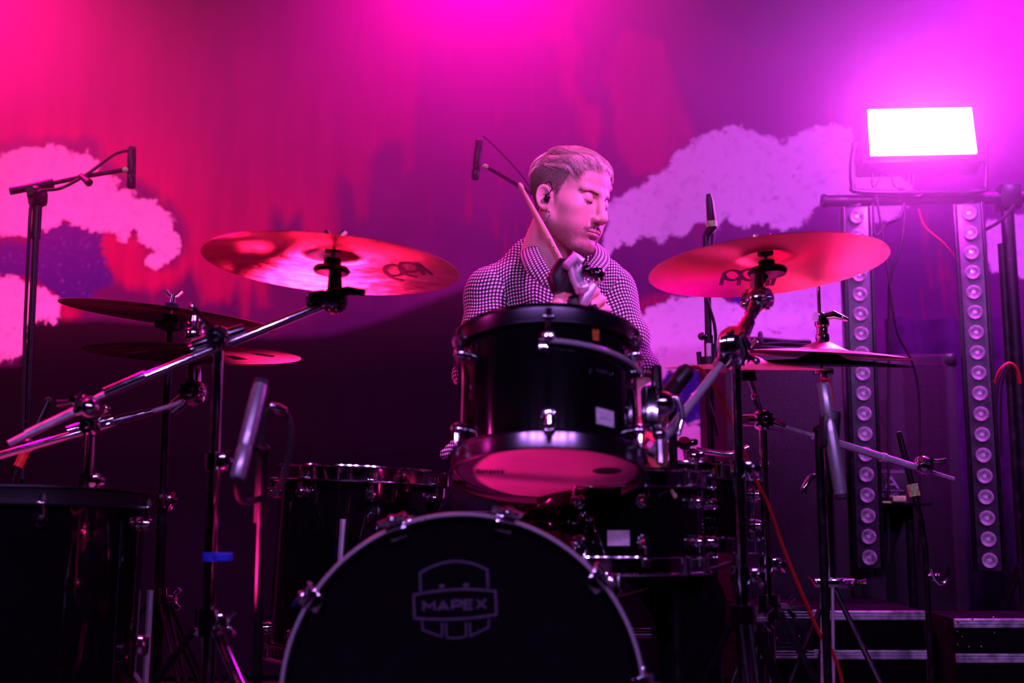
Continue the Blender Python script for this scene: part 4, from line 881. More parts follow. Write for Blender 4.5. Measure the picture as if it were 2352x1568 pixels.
drum_stand('chrome snare stand under the side snare', P(1560, 1172, 2.34), .150, P(1560, 1172, 2.34).z - .07 - .018)

# ------------------------------------------------------------------ cymbals
def cymbal(name, label, px, py, Y, D, roll, fwd, m, bell=.062, bow=.020, holes=0, bh=.020):
    c = P(px, py, Y); n = Vector((math.sin(roll), math.sin(fwd), math.cos(fwd) * math.cos(roll))).normalized()
    t = thing(name, label, 'cymbal', mat=axis_mat(c, n)); R = D / 2
    prof = []
    for k in range(41):
        f = k / 40; r = .0055 + (R - .0055) * f; rb = bell
        if r < rb: z = .0 + bh * (math.cos(PI * min(1, r / rb)) * .5 + .5)
        else: z = 0
        z += bow * (1 - (r / R) ** 1.8) ; prof.append((r, z - bow))
    top = prof; bott = [(r, z - .0012) for r, z in prof][::-1]
    g = MB().lathe(top + [(R + .0004, top[-1][1] - .0006)] + bott, n=112, closed=True)
    if holes:
        # ring of round holes is built as real openings by leaving out faces
        N = 112; keep = []
        J = len(top) + 1 + len(bott)
        for f in g.f:
            i = f[0] % N; j = f[0] // N
            jj = j if j < len(top) else (J - 1 - j)
            rr = .0055 + (R - .0055) * min(jj, 40) / 40
            ang = (i % 14); hole = (ang in (5, 6, 7, 8)) and (.56 * R < rr < .76 * R) and j not in (len(top) - 1, len(top), J - 1)
            if not hole: keep.append(f)
        g.f = keep
    g.build('plate', m, t, local=True)
    return t, c, n
crashL, cL, nL = cymbal('crash_cymbal', 'large bronze crash cymbal left of the drummer, red highlights on its underside', 765, 586, 2.0, .457, math.radians(3.6), math.radians(2.0), BRONZE)
crashR, cR, nR = cymbal('crash_cymbal', 'bronze crash cymbal in front of the right light bar, glowing magenta', 1759, 591, 2.14, .452, math.radians(-3.4), math.radians(3.8), BRONZE2)
rideL, cRL, nRL = cymbal('ride_cymbal', 'dark ride cymbal at far left, lit only along its upper edge', 393, 716, 2.42, .455, math.radians(6.3), math.radians(-2.2), BRONZE2, bow=.010, bh=.008)
hole, cH, nH = cymbal('effects_cymbal', 'dark cymbal with round cut-outs under the far left ride', 446, 797, 2.16, .405, math.radians(1.3), math.radians(-1.6), SHADEBRONZE, bow=.013, bh=.014, holes=1)
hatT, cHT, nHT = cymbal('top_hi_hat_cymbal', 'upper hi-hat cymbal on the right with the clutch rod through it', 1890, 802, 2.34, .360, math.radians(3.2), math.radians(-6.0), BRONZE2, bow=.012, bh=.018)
hatB, cHB, nHB = cymbal('bottom_hi_hat_cymbal', 'lower hi-hat cymbal, dark, just under the upper one', 1890, 824, 2.34, .360, math.radians(1.5), math.radians(-6.5), SHADEBRONZE, bow=.012)
spl, cS, nS = cymbal('splash_cymbal', 'small splash cymbal beside the chrome boom clamp, pink along its edge', 1716, 834, 2.22, .320, math.radians(.5), math.radians(-7.6), BRONZE2, bow=.010, bh=.018)
# printed marks on the undersides
def cym_print(t, c, n, strokes, wd, name='printed_logo'):
    m = MB(); inv = t.matrix_world.inverted(); pos = []
    R = .22
    for s_ in strokes:
        pts = []
        for (x, y) in s_:
            q = on_plane(x, y, c - n * .014, n); l = inv @ q; r = math.hypot(l.x, l.y)
            z = -.020 + .020 * (1 - (min(r, .2255) / .2275) ** 1.8) - .0018
            pts.append(Vector((l.x, l.y, z)))
        m.ribbon(pts, (0, 0, -1), wd, .0004)
    return tag(m.build(name, INK, t, local=True), 'black maker logo printed on the underside')
def loop(cx, cy, rx, ry, a0, a1, n=12): return [(cx + rx * math.cos(math.radians(a0 + (a1 - a0) * i / n)), cy + ry * math.sin(math.radians(a0 + (a1 - a0) * i / n))) for i in range(n + 1)]
cym_print(crashR, cR, nR, [[(1656, 656), (1662, 640)] + loop(1682, 640, 19, 9, 180, 360) , loop(1682, 641, 17, 8, 180, 20), [(1700, 642), (1696, 656)], loop(1722, 639, 20, 9, 180, 385), loop(1722, 641, 18, 8, 180, 20), [(1739, 644), (1736, 656)],
                           [(1762, 656), (1768, 632)], [(1773, 655), (1786, 631)]], .0085)
cym_print(crashL, cL, nL, [loop(905, 628, 22, 11, 0, 360), [(884, 633), (902, 643), (928, 646)], loop(940, 619, 23, 11, 0, 360), [(918, 626), (935, 635), (958, 638)], [(960, 618), (975, 632)], [(955, 606), (992, 630)]], .0085)

# ------------------------------------------------------------------ stands
def wing(m, c, ax, side, L=.022, r=.0042):
    c = Vector(c); ax = Vector(ax).normalized(); side = Vector(side).normalized()
    m.cyl(c - ax * .008, c + ax * .010, .0075, .006, 12)
    m.tube([c + ax * .004, c + ax * .008 + side * L * .5, c + ax * .018 + side * L], [r, r, r * 1.3], 8)
    m.tube([c + ax * .004, c + ax * .008 - side * L * .5, c + ax * .018 - side * L], [r, r, r * 1.3], 8)
    return m
def clamp_ball(t, c, r, a1, a2, lever=None, name='tilter', m_=None):
    """ratchet tilter: ball body, side disc, two sleeves and a wing"""
    c = Vector(c); m = MB(); m.sph(c, r, 18); a1 = Vector(a1).normalized(); a2 = Vector(a2).normalized()
    sd = a1.cross(a2).normalized() if a1.cross(a2).length > .1 else Vector((0, -1, 0))
    if sd.y > 0: sd = -sd
    m.cyl(c - sd * r * 1.05, c + sd * r * 1.05, r * .72, n=20); m.cyl(c + sd * r * 1.0, c + sd * r * 1.3, r * .35, r * .25, 12)
    m.cyl(c, c + a1 * r * 2.0, r * .62, r * .5, 14); m.cyl(c, c + a2 * r * 2.0, r * .62, r * .5, 14)
    for k in range(10):
        a = 2 * PI * k / 10; u, v, _ = frame(sd); q = c + (u * math.cos(a) + v * math.sin(a)) * r * .80
        m.cyl(q - sd * r * .85, q + sd * r * .85, r * .12, n=6)
    if lever is not None:
        lv = Vector(lever); m.tube([c, c + lv * .5, c + lv], [.005, .0042, .0058], 8); m.sph(c + lv, .0070, 10)
    return m.build(name, m_ or CHROME, t)
def mem_lock(m, c, r): 
    c = Vector(c); m.cyl(c - Vector((0, 0, .014)), c + Vector((0, 0, .014)), r * 1.55, n=18); m.box(c + Vector((r * 1.4, -.006, 0)), (1, 0, 0), (0, 1, 0), (0, 0, 1), .022, .016, .024, .004)
    wing(m, c + Vector((r * 1.2 + .014, -.012, 0)), (0, -1, 0), (.2, 0, 1), .017, .0036)
def boom_stand(label, top, joints, name='cymbal_stand', r=.0125, tripod=.42, leg_a=0, material=CHROME, reach=.30, legm=CHROME):
    x, y = top.x, top.y; t = thing(name, label, 'stand', loc=(x, y, 0)); zs = [top.z] + joints
    for k in range(len(zs)):
        z1 = zs[k]; z0 = zs[k + 1] if k + 1 < len(zs) else .06; rr = r * (.72 + .18 * k)
        MB().cyl((x, y, z0), (x, y, z1), rr, n=18).build('tube', material, t)
        if k + 1 < len(zs):
            m = MB(); mem_lock(m, (x, y, z0), rr * 1.15); m.build('memory_lock', CHROME, t)
    m = MB().cyl((x, y, tripod - .022), (x, y, tripod + .022), r * 1.9, n=20); wing(m, (x + .03, y - .01, tripod), (1, -.3, 0), (0, 0, 1), .02); m.build('tripod_collar', CHROME, t)
    MB().cyl((x, y, .13), (x, y, .16), r * 1.7, n=18).build('tripod_sleeve', CHROME, t)
    for k in range(3):
        a = math.radians(leg_a + 120 * k); d = Vector((math.cos(a), math.sin(a), 0)); o = Vector((x, y, 0)); s_ = Vector((-d.y, d.x, 0)) * .008
        m = MB()
        for q in (s_, -s_): m.tube([o + d * .022 + Vector((0, 0, tripod - .01)) + q, o + d * (reach * .55) + Vector((0, 0, tripod * .52)) + q, o + d * reach + Vector((0, 0, .02)) + q * .7], .0046, 8)
        for q in (s_, -s_): m.tube([o + d * .022 + Vector((0, 0, .145)) + q, o + d * (reach * .55) + Vector((0, 0, tripod * .50)) + q], .0038, 6)
        lg_ = m.build('leg', legm, t)
        MB().sph(o + d * reach + Vector((0, 0, .016)), .016, 12, sz=.9).build('rubber_foot', RUBBER, lg_)
    return t
def cym_top(t, c, n, post_from, dark=False):
    """threaded post through the cymbal with felts and wing nut"""
    c = Vector(c); n = Vector(n)
    MB().tube([post_from, c - n * .012, c + n * .035], .0036, 10).build('threaded_post', CHROME, t)
    MB().cyl(c - n * .028, c - n * .006, .0175, .0150, 20).build('lower_felt', FELT, t)
    MB().cyl(c - n * .034, c - n * .028, .019, n=20).build('cup_washer', PLASTIC, t)
    MB().cyl(c + n * .006, c + n * .018, .0150, n=20).build('upper_felt', FELT, t)
    wing(MB(), c + n * .028, n, (1, 0, 0), .018).build('wing_nut', CHROME, t)

# left boom stand (carries the large left crash)
c1 = P(503, 777, 1.95); tilt1 = P(768, 690, 1.98)
s1 = boom_stand('tall chrome boom stand under the large left crash, blue tape on its post', c1 - Vector((0, 0, .02)), [P(490, 1060, 1.95).z, P(480, 1425, 1.95).z], leg_a=-35)
aend = P(15, 1021, 1.86)
d1 = (tilt1 - c1).normalized()
clamp_ball(s1, c1, .023, d1, -d1, Vector((-.042, -.02, .052)))
pA = P(250, 900, 1.915)
MB().cyl(pA, tilt1, .0082, n=16).build('boom_arm', CHROME, s1)
MB().cyl(P(335, 863, 1.925), pA.lerp(tilt1, -.015), .0098, n=16).build('arm_sleeve', CHROME, s1)
MB().cyl(P(470, 792, 1.948), P(440, 806, 1.945), .0108, n=16).build('arm_collar', CHROME, s1)
MB().cyl(P(20, 1019, 1.86), pA, .0052, n=10).build('knurled_rod', KNURL, s1)
MB().cyl(P(60, 998, 1.868), P(185, 938, 1.895), .0072, n=12).build('knurled_weight', KNURL, s1)
m = MB(); q = P(195, 932, 1.897); m.box(q, d1, (0, 1, 0), Vector((0, 0, 1)), .034, .028, .026, .008).sph(q + Vector((.012, -.01, -.004)), .016, 14); wing(m, q + Vector((-.01, -.016, .006)), (-.2, -1, .3), (1, 0, .45), .024); m.build('arm_clamp', CHROME, s1)
clamp_ball(s1, tilt1, .024, (0, .05, 1), (-1, 0, -.05), None, 'cymbal_tilter', BLACKMETAL)
m = MB().tube([tilt1 + Vector((.0, -.02, .010)), P(800, 668, 1.955), P(838, 672, 1.95)], [.009, .0085, .0065], 10); m.box(P(728, 683, 1.97), (1, 0, .2), (0, 1, 0), (0, 0, 1), .030, .026, .022, .005); m.build('tilter_lever', BLACKMETAL, s1)
ctop = cL - nL * 0; cym_top(s1, cL - nL * .001, nL, tilt1)
MB().lathe([(.004, -.016), (.030, -.010), (.034, -.004), (.030, .002), (.004, .004)], cL - nL * .024, nL, 28).build('cymbal_seat', PLASTIC, s1)
m = MB().cyl(P(497, 1286, 1.95), P(497, 1272, 1.95), .0165, n=20); 
m = MB(); bz0, bz1 = P(484, 1288, 1.95).z, P(484, 1268, 1.95).z; m.cyl((c1.x, c1.y, bz0), (c1.x, c1.y, bz1), .0140, n=20).box((c1.x + .022, c1.y - .004, (bz0 + bz1) / 2), (1, 0, 0), (0, 1, 0), (0, 0, 1), .030, .012, bz1 - bz0, .002)
tag(m.build('tape_wrap', BLUETAPE, s1), 'band of blue tape')
# red tape marks low on the post of the other boom

# far left boom stand (carries the effects cymbal)
c2 = P(208, 977, 2.08); t2 = P(444, 902, 2.15)
s2 = boom_stand('chrome boom cymbal stand at far left under the cymbal with cut-outs', c2 - Vector((0, 0, .02)), [P(200, 1105, 2.08).z, P(190, 1235, 2.08).z], leg_a=20)
d2 = (P(400, 925, 2.135) - c2).normalized(); clamp_ball(s2, c2, .020, d2, -d2, Vector((.035, -.02, .030)))
MB().cyl(P(-60, 1063, 2.0), P(350, 945, 2.12), .0066, n=14).build('boom_arm', CHROME, s2)
MB().cyl(P(250, 970, 2.09), P(330, 950, 2.115), .0085, n=14).build('arm_sleeve', CHROME, s2)
MB().cyl(P(230, 976, 2.088), P(245, 972, 2.09), .0100, n=14).build('arm_collar', CHROME, s2)
MB().tube([P(345, 946, 2.12), P(405, 928, 2.135), t2], .0048, 10).build('knurled_rod', KNURL, s2)
MB().sph(P(66, 1023, 2.045), .0115, 14).build('stop_nut', CHROME, s2)
clamp_ball(s2, t2, .026, (0, 0, 1), (-.6, 0, -.5), None, 'cymbal_tilter')
MB().cyl(t2, cH - nH * .02, .0058, n=12).build('post', CHROME, s2)
cym_top(s2, cH, nH, t2)
MB().lathe([(.001, 0), (.0175, 0), (.0185, .003), (.0185, .020), (.0165, .023), (.008, .026), (.007, .036), (.0095, .038), (.008, .048), (.001, .050)], cH + nH * .012, nH, 24).build('clutch_cap', CHROME, s2)

# thin stand behind, carrying the dark ride
s3 = boom_stand('dark stand behind the far left cymbals, under the ride', cRL - Vector((0, 0, .08)), [.62], material=BLACKMETAL, leg_a=70, legm=BLACKMETAL)
MB().cyl(cRL - Vector((0, 0, .09)), cRL - nRL * .02, .006, n=12).sph(cRL - Vector((0, 0, .085)), .018, 12).build('post', BLACKMETAL, s3); cym_top(s3, cRL, nRL, cRL - Vector((0, 0, .08)))
MB().lathe([(.004, -.02), (.030, -.012), (.033, 0), (.004, .004)], cRL - nRL * .024, nRL, 24).build('cymbal_seat', PLASTIC, s3)

# right boom stand (carries the right crash)
c4 = P(1690, 795, 2.02); t4 = P(1740, 688, 2.10)
s4 = boom_stand('chrome boom cymbal stand under the right crash cymbal with its arm pointing down left', c4 - Vector((0, 0, .02)), [P(1705, 1075, 2.02).z, P(1710, 1320, 2.02).z], leg_a=30, reach=.22, legm=BLACKMETAL)
d4 = (P(1495, 1044, 1.90) - c4).normalized(); u4 = (t4 - c4).normalized()
clamp_ball(s4, c4, .029, d4, u4, Vector((.030, -.03, -.03)))
m = MB(); m.box(P(1672, 792, 2.0), (1, 0, .15), (0, 1, 0), (0, 0, 1), .040, .036, .040, .012).tube([P(1700, 780, 1.985), P(1712, 812, 1.98), P(1704, 838, 1.98)], [.008, .007, .005], 8); m.build('clamp_casting', CHROME, s4)
MB().cyl(P(1640, 858, 1.99), P(1495, 1044, 1.90), .0078, n=14).cyl(c4, P(1640, 858, 1.99), .0060, n=12).cyl(P(1598, 911, 1.964), P(1594, 916, 1.961), .0090, n=14).cyl(P(1537, 990, 1.926), P(1533, 995, 1.923), .0090, n=14).build('boom_arm', SATIN, s4)
MB().cyl(c4, t4, .0105, n=16).cyl(P(1712, 752, 2.05), P(1718, 738, 2.06), .0135, n=16).cyl(P(1728, 715, 2.08), P(1732, 705, 2.085), .0130, n=16).build('upper_arm', CHROME, s4)
clamp_ball(s4, t4, .024, (0, .05, 1), -u4, Vector((-.030, -.015, -.012)), 'cymbal_tilter')
cym_top(s4, cR - nR * .001, nR, t4)
MB().lathe([(.004, -.018), (.034, -.012), (.038, -.004), (.034, .002), (.004, .004)], cR - nR * .024, nR, 28).build('cymbal_seat', PLASTIC, s4)
MB().cyl(t4 + Vector((0, 0, .02)), cR - nR * .03, .0062, n=12).build('post', BLACKMETAL, s4)

# boom stand with the arm running off to the right; holds the splash
c5 = P(1752, 968, 2.24); 
s5 = boom_stand('chrome boom stand holding the splash cymbal, its arm running down to the right', c5, [.50], leg_a=90, reach=.22, legm=BLACKMETAL)
MB().cyl(P(1775, 972, 2.25), P(1868, 1000, 2.28), .0042, n=10).cyl(P(1868, 1000, 2.28), P(2100, 1072, 2.36), .0078, n=14).cyl(P(2100, 1072, 2.36), P(2190, 1100, 2.39), .0046, n=10).cyl(P(2024, 1049, 2.334), P(2034, 1052, 2.337), .0100, n=14).build('boom_arm', SATIN, s5)
m = MB(); q = P(2120, 1070, 2.365); m.sph(q, .022, 14).box(q, (1, 0, -.3), (0, 1, 0), (0, 0, 1), .036, .030, .028, .009); wing(m, q + Vector((.006, -.02, .008)), (.2, -1, .2), (1, 0, -.1), .026, .005); m.build('arm_clamp', CHROME, s5)
clamp_ball(s5, P(1752, 965, 2.24), .022, (1, 0, -.3), (-1, 0, 0), Vector((-.02, -.02, .045)))
MB().cyl(P(1752, 955, 2.24), cS - nS * .02, .0055, n=12).cyl(P(1680, 968, 2.22), P(1745, 966, 2.24), .0040, n=8).build('post', CHROME, s5); cym_top(s5, cS, nS, P(1752, 950, 2.24))

# hi-hat stand
hx, hy = cHB.x, cHB.y
hh = thing('hi_hat_stand', 'chrome hi-hat stand on the right with twin pull rods', 'stand', loc=(hx, hy, 0))
rod_top = P(1879, 640, 2.34); cl_ = P(1889, 742, 2.34)
MB().cyl(cHT - nHT * .06, Vector((rod_top.x, rod_top.y, rod_top.z + .02)), .0038, n=10).build('pull_rod', CHROME, hh)
m = MB().lathe([(.001, 0), (.013, 0), (.014, .004), (.014, .014), (.0115, .018), (.0115, .030), (.015, .034), (.015, .052), (.010, .058), (.001, .058)], cHT + Vector((0, 0, .016)), (0, 0, 1), 22)
q = cHT + Vector((0, 0, .066)); m.sph(q, .012, 12).tube([q, q + Vector((.022, -.012, .004)), q + Vector((.050, -.014, -.006))], [.009, .010, .004], 10).tube([q, q + Vector((-.016, -.01, 0))], [.007, .010], 10); m.build('clutch', CHROME, hh)
MB().cyl((hx, hy, P(1900, 1130, 2.34).z), (hx, hy, cHB.z - .03), .0085, n=14).cyl((hx, hy, cHB.z - .032), (hx, hy, cHB.z - .022), .021, n=20).build('upper_tube', CHROME, hh)
MB().cyl((hx, hy, P(1905, 1345, 2.34).z), (hx, hy, P(1900, 1110, 2.34).z), .0120, n=16).build('lower_tube', CHROME, hh)
m = MB(); q = P(1900, 1112, 2.33); m.cyl(q - Vector((0, 0, .018)), q + Vector((0, 0, .018)), .019, n=18); m.tube([q, P(1868, 1095, 2.31), P(1848, 1118, 2.30), P(1846, 1134, 2.30)], [.008, .009, .010, .006], 10, smooth=4); m.build('memory_lock', CHROME, hh)
m = MB(); q = P(1908, 1338, 2.33); m.box(q, (1, 0, 0), (0, 1, 0), (0, 0, 1), .075, .030, .020, .006).tube([P(1872, 1340, 2.31), P(1858, 1320, 2.31)], .0045, 8).tube([P(1940, 1335, 2.31), P(1962, 1334, 2.31)], .0045, 8); wing(m, P(1960, 1338, 2.31), (.3, -1, 0), (1, 0, .2), .018); m.build('tripod_collar', CHROME, hh)
for x0, x1, yb in ((1887, 1880, 1490), (1912, 1906, 1478)): MB().cyl(P(x0, 1340, 2.32), Vector((P(x1, yb, 2.32).x, 2.32, .10)), .0034, n=10).build('twin_rod', SATIN, hh)
MB().box((hx, hy - .16, .05), (1, 0, 0), (0, 1, -.12), (0, .12, 1), .09, .28, .012, .005).box((hx, hy - .02, .06), (1, 0, 0), (0, 1, 0), (0, 0, 1), .10, .05, .08, .01).build('foot_pedal', CHROME, hh)
for a in (-60, 90, 210):
    d = Vector((math.cos(math.radians(a)), math.sin(math.radians(a)), 0)); MB().tube([Vector((hx, hy, P(1908, 1338, 2.33).z)), Vector((hx, hy, .02)) + d * .28], .0060, 8).build('leg', BLACKMETAL, hh)
# ------------------------------------------------------------------ the drummer's head, in head space: face towards -y, up +z, eyes at z = 0
def head_sdf(p):
    q = p.copy(); q[..., 0] = np.abs(q[..., 0])
    d = d_ell(q, (0, .013, .034), (.0745, .088, .080))
    d = smin(d, d_ell(q, (0, -.012, -.012), (.068, .070, .075)), .02)
    d = smin(d, d_ell(q, (0, -.044, .045), (.056, .046, .050)), .025)      # forehead
    d = smin(d, d_ell(q, (0, -.044, -.045), (.050, .044, .062)), .02)     # mid face
    d = smin(d, d_cap(q, (.055, -.004, -.056), (.026, -.062, -.101), .021, .016), .022)  # jaw line
    d = smin(d, d_ell(q, (0, -.077, -.101), (.023, .017, .019)), .014)    # chin
    d = smin(d, d_ell(q, (.044, -.052, -.024), (.021, .028, .022)), .022) # cheekbone
    d = smin(d, d_ell(q, (.034, -.050, -.058), (.026, .030, .032)), .018) # cheek
    d = smin(d, d_cap(q, (.010, -.086, .018), (.043, -.071, .021), .0085, .006), .012)  # brow ridge
    # eye sockets
    d = smax(d, -d_ell(q, (.030, -.101, .001), (.017, .019, .0115)), .012)
    # nose
    d = smin(d, d_cap(q, (0, -.086, .012), (0, -.103, -.033), .0078, .0100), .010)
    d = smin(d, d_sph(q, (0, -.1055, -.0365), .0112), .007)
    d = smin(d, d_ell(q, (.0125, -.0955, -.0405), (.0078, .0105, .0078)), .005)
    d = smax(d, -d_ell(q, (.0068, -.1000, -.0500), (.0036, .0060, .0045)), .003)
    # mouth area: muzzle, lips, philtrum
    d = smin(d, d_ell(q, (0, -.074, -.066), (.029, .020, .022)), .012)
    d = smin(d, d_ell(q, (.005, -.0885, -.0662), (.017, .0062, .0036)), .006)
    d = smin(d, d_ell(q, (0, -.0875, -.0738), (.0165, .0064, .0042)), .006)
    d = d + (q[..., 1] < -.055) * .0021 * np.exp(-((q[..., 2] + .0700 + 1.8 * q[..., 0] ** 2) / .0012) ** 2) * np.exp(-(q[..., 0] / .0225) ** 6)
    d = smax(d, -d_ell(q, (0, -.0965, -.0555), (.0030, .0030, .0060)), .003)
    d = smax(d, -d_ell(q, (0, -.0930, -.0845), (.0130, .0060, .0035)), .006)
    # closed lids over the eyeballs
    lid = d_sph(q, (.0305, -.0735, -.0000), .0140)
    d = smin(d, lid, .0035)
    # lash line of the lowered upper lid, the fold above it, and the fold from nostril to mouth corner
    xx, zz_ = q[..., 0], q[..., 2]; fr = (q[..., 1] < -.055)
    zl = -.0085 + 12.0 * (xx - .0300) ** 2 + .06 * (xx - .030)
    d = d + fr * .0013 * np.exp(-((zz_ - zl) / .0010) ** 2) * np.exp(-((xx - .0310) / .0135) ** 6)
    zu = .0060 - 14.0 * (xx - .0300) ** 2
    d = d + fr * .0011 * np.exp(-((zz_ - zu) / .0013) ** 2) * np.exp(-((xx - .0310) / .0150) ** 6)
    t_ = np.clip((-.044 - zz_) / .026, -.3, 1.3); xf = .0200 + .0110 * t_
    d = d + fr * .0012 * np.exp(-((xx - xf) / .0022) ** 2) * np.exp(-((t_ - .5) / .55) ** 4)
    # temples
    d = smax(d, -d_ell(q, (.088, -.052, .022), (.012, .030, .030)), .02)
    # neck
    d = smin(d, d_cap(p, (0, .022, -.055), (0, .050, -.235), .052, .062), .022)
    d = smin(d, d_cap(q, (.048, .012, -.045), (.018, .005, -.215), .012, .012), .02)   # sternomastoid
    d = smin(d, d_ell(q, (0, -.018, -.135), (.012, .012, .016)), .02)
    # ears
    e = q - A(.0665, .005, -.016)
    a = math.radians(24); ca, sa = math.cos(a), math.sin(a)     # flare
    ex = e[..., 0] * ca - (-e[..., 1]) * 0 ; ey = e[..., 1]; ez = e[..., 2]
    fl = ex - 0.42 * np.maximum(ey + .012, 0)
    tilt = ey - 0.18 * ez
    ez = ez * 1.12; rr = np.sqrt((tilt / .0165) ** 2 + ((ez - 0.001) / .0305) ** 2)
    disc = np.maximum(np.abs(fl - .0035) - .0038, (rr - 1) * .0165)
    rim = np.sqrt(((rr - .88) * .0180) ** 2 + (fl - .0075) ** 2) - .0034
    rim = np.maximum(rim, -(ey + .010) + np.where(ez < 0, -.004, -.010) * 0 - .004)
    conch = np.sqrt(((tilt + .002) / .0095) ** 2 + ((ez + .004) / .0130) ** 2)
    disc = smax(disc, -np.maximum((conch - 1) * .0095, -(fl - .0050)), .002)
    antih = np.sqrt(((np.sqrt(((tilt + .001) / .0120) ** 2 + (ez / .0200) ** 2) - 1) * .0120) ** 2 + (fl - .0062) ** 2) - .0022
    lobe = d_ell(e, (.004, -.004, -.0290), (.0042, .0085, .0085))
    tragus = d_ell(e, (.004, -.0130, -.0060), (.0035, .0040, .0065))
    ear = smin(smin(smin(disc, rim, .002), antih, .002), smin(lobe, tragus, .002), .003)
    d = smin(d, ear, .004)
    return d
def hairline(p):
    """signed field: > 0 where hair grows, in metres, head space"""
    x = np.abs(p[..., 0]); y = p[..., 1]; z = p[..., 2]
    # hairline height as a function of y (front to back)
    zf = np.interp(y, [-.10, -.070, -.052, -.040, -.028, -.020, .000, .022, .032, .06, .12],
                      [.084, .082, .073, .046, .014, -.012, .012, .012, -.035, -.055, -.062])
    zc = zf + np.where(y < -.05, -.10 * np.maximum(x - .04, 0) / .03 * .1, 0)
    return z - zc
# ------------------------------------------------------------------ the drummer
SKIN = mat('skin', (.8, .52, .42), .48)
_at = nd(SKIN, 'ShaderNodeAttribute'); _at.attribute_name = 'tone'
_tc = nd(SKIN, 'ShaderNodeTexCoord'); _n = nd(SKIN, 'ShaderNodeTexNoise'); _n.inputs['Scale'].default_value = 900; _n.inputs['Detail'].default_value = 3
_n2 = nd(SKIN, 'ShaderNodeTexNoise'); _n2.inputs['Scale'].default_value = 45; _n2.inputs['Detail'].default_value = 5
lk(SKIN, _tc.outputs['Object'], _n.inputs['Vector']); lk(SKIN, _tc.outputs['Object'], _n2.inputs['Vector'])
_sep = nd(SKIN, 'ShaderNodeSeparateColor'); lk(SKIN, _at.outputs['Color'], _sep.inputs[0])
_sp = nd(SKIN, 'ShaderNodeMapRange', _1=.36, _2=.62, _3=.55, _4=1.25); lk(SKIN, _n.outputs['Fac'], _sp.inputs[0])
_mu = nd(SKIN, 'ShaderNodeMath', operation='MULTIPLY', use_clamp=True); lk(SKIN, _sep.outputs[0], _mu.inputs[0]); lk(SKIN, _sp.outputs[0], _mu.inputs[1])
_m0 = nd(SKIN, 'ShaderNodeMix', data_type='RGBA'); _m0.inputs[6].default_value = (.83, .55, .46, 1); _m0.inputs[7].default_value = (.68, .40, .33, 1)
lk(SKIN, _n2.outputs['Fac'], _m0.inputs[0])
_m1 = nd(SKIN, 'ShaderNodeMix', data_type='RGBA'); _m1.inputs[7].default_value = (.55, .18, .17, 1)
lk(SKIN, _m0.outputs[2], _m1.inputs[6]); lk(SKIN, _sep.outputs[1], _m1.inputs[0])
_m2 = nd(SKIN, 'ShaderNodeMix', data_type='RGBA'); _m2.inputs[7].default_value = (.06, .03, .025, 1)
lk(SKIN, _m1.outputs[2], _m2.inputs[6]); lk(SKIN, _mu.outputs[0], _m2.inputs[0]); lk(SKIN, _m2.outputs[2], bsdf(SKIN).inputs['Base Color'])
_bp = nd(SKIN, 'ShaderNodeBump'); _bp.inputs['Strength'].default_value = .25; _bp.inputs['Distance'].default_value = .0008
lk(SKIN, _n.outputs['Fac'], _bp.inputs['Height']); lk(SKIN, _bp.outputs[0], bsdf(SKIN).inputs['Normal'])
bsdf(SKIN).inputs['Subsurface Weight'].default_value = .12; bsdf(SKIN).inputs['Subsurface Radius'].default_value = (.012, .004, .002)
bsdf(SKIN).inputs['Subsurface Scale'].default_value = .6

def hair_mat(name, c0, c1):
    m = mat(name, c0, .42); a = nd(m, 'ShaderNodeAttribute'); a.attribute_name = 'tone'
    x = nd(m, 'ShaderNodeMix', data_type='RGBA'); x.inputs[6].default_value = (*c0, 1); x.inputs[7].default_value = (*c1, 1)
    lk(m, a.outputs['Fac'], x.inputs[0]); lk(m, x.outputs[2], bsdf(m).inputs['Base Color']); return m
HAIR = hair_mat('bleached_hair', (1.0, .90, .74), (.17, .11, .08))
BROW = hair_mat('brown_hair', (.22, .13, .085), (.09, .05, .035))

# gingham cloth: pale and navy threads crossing at right angles, from the garment's own UVs
SHIRT = mat('gingham', (.5, .5, .5), .85)
_uv = nd(SHIRT, 'ShaderNodeUVMap'); _uv.uv_map = 'cloth'
_sx = nd(SHIRT, 'ShaderNodeSeparateXYZ'); lk(SHIRT, _uv.outputs[0], _sx.inputs[0])
def _stripe(o):
    a = nd(SHIRT, 'ShaderNodeMath', operation='FRACT'); lk(SHIRT, o, a.inputs[0])
    b = nd(SHIRT, 'ShaderNodeMath', operation='SUBTRACT', _1=.5); lk(SHIRT, a.outputs[0], b.inputs[0])
    c = nd(SHIRT, 'ShaderNodeMath', operation='ABSOLUTE'); lk(SHIRT, b.outputs[0], c.inputs[0])
    d = nd(SHIRT, 'ShaderNodeMapRange', _1=.21, _2=.27, _3=1.0, _4=0.0); lk(SHIRT, c.outputs[0], d.inputs[0]); return d
_u = _stripe(_sx.outputs[0]); _v = _stripe(_sx.outputs[1])
_a = nd(SHIRT, 'ShaderNodeMath', operation='MULTIPLY'); lk(SHIRT, _u.outputs[0], _a.inputs[0]); lk(SHIRT, _v.outputs[0], _a.inputs[1])
_s = nd(SHIRT, 'ShaderNodeMath', operation='ADD'); lk(SHIRT, _u.outputs[0], _s.inputs[0]); lk(SHIRT, _v.outputs[0], _s.inputs[1])
_h = nd(SHIRT, 'ShaderNodeMath', operation='MULTIPLY', _1=.09); lk(SHIRT, _s.outputs[0], _h.inputs[0])
_c0 = nd(SHIRT, 'ShaderNodeMix', data_type='RGBA'); _c0.inputs[6].default_value = (.008, .008, .02, 1); _c0.inputs[7].default_value = (.95, .93, .95, 1)
lk(SHIRT, _h.outputs[0], _c0.inputs[0])
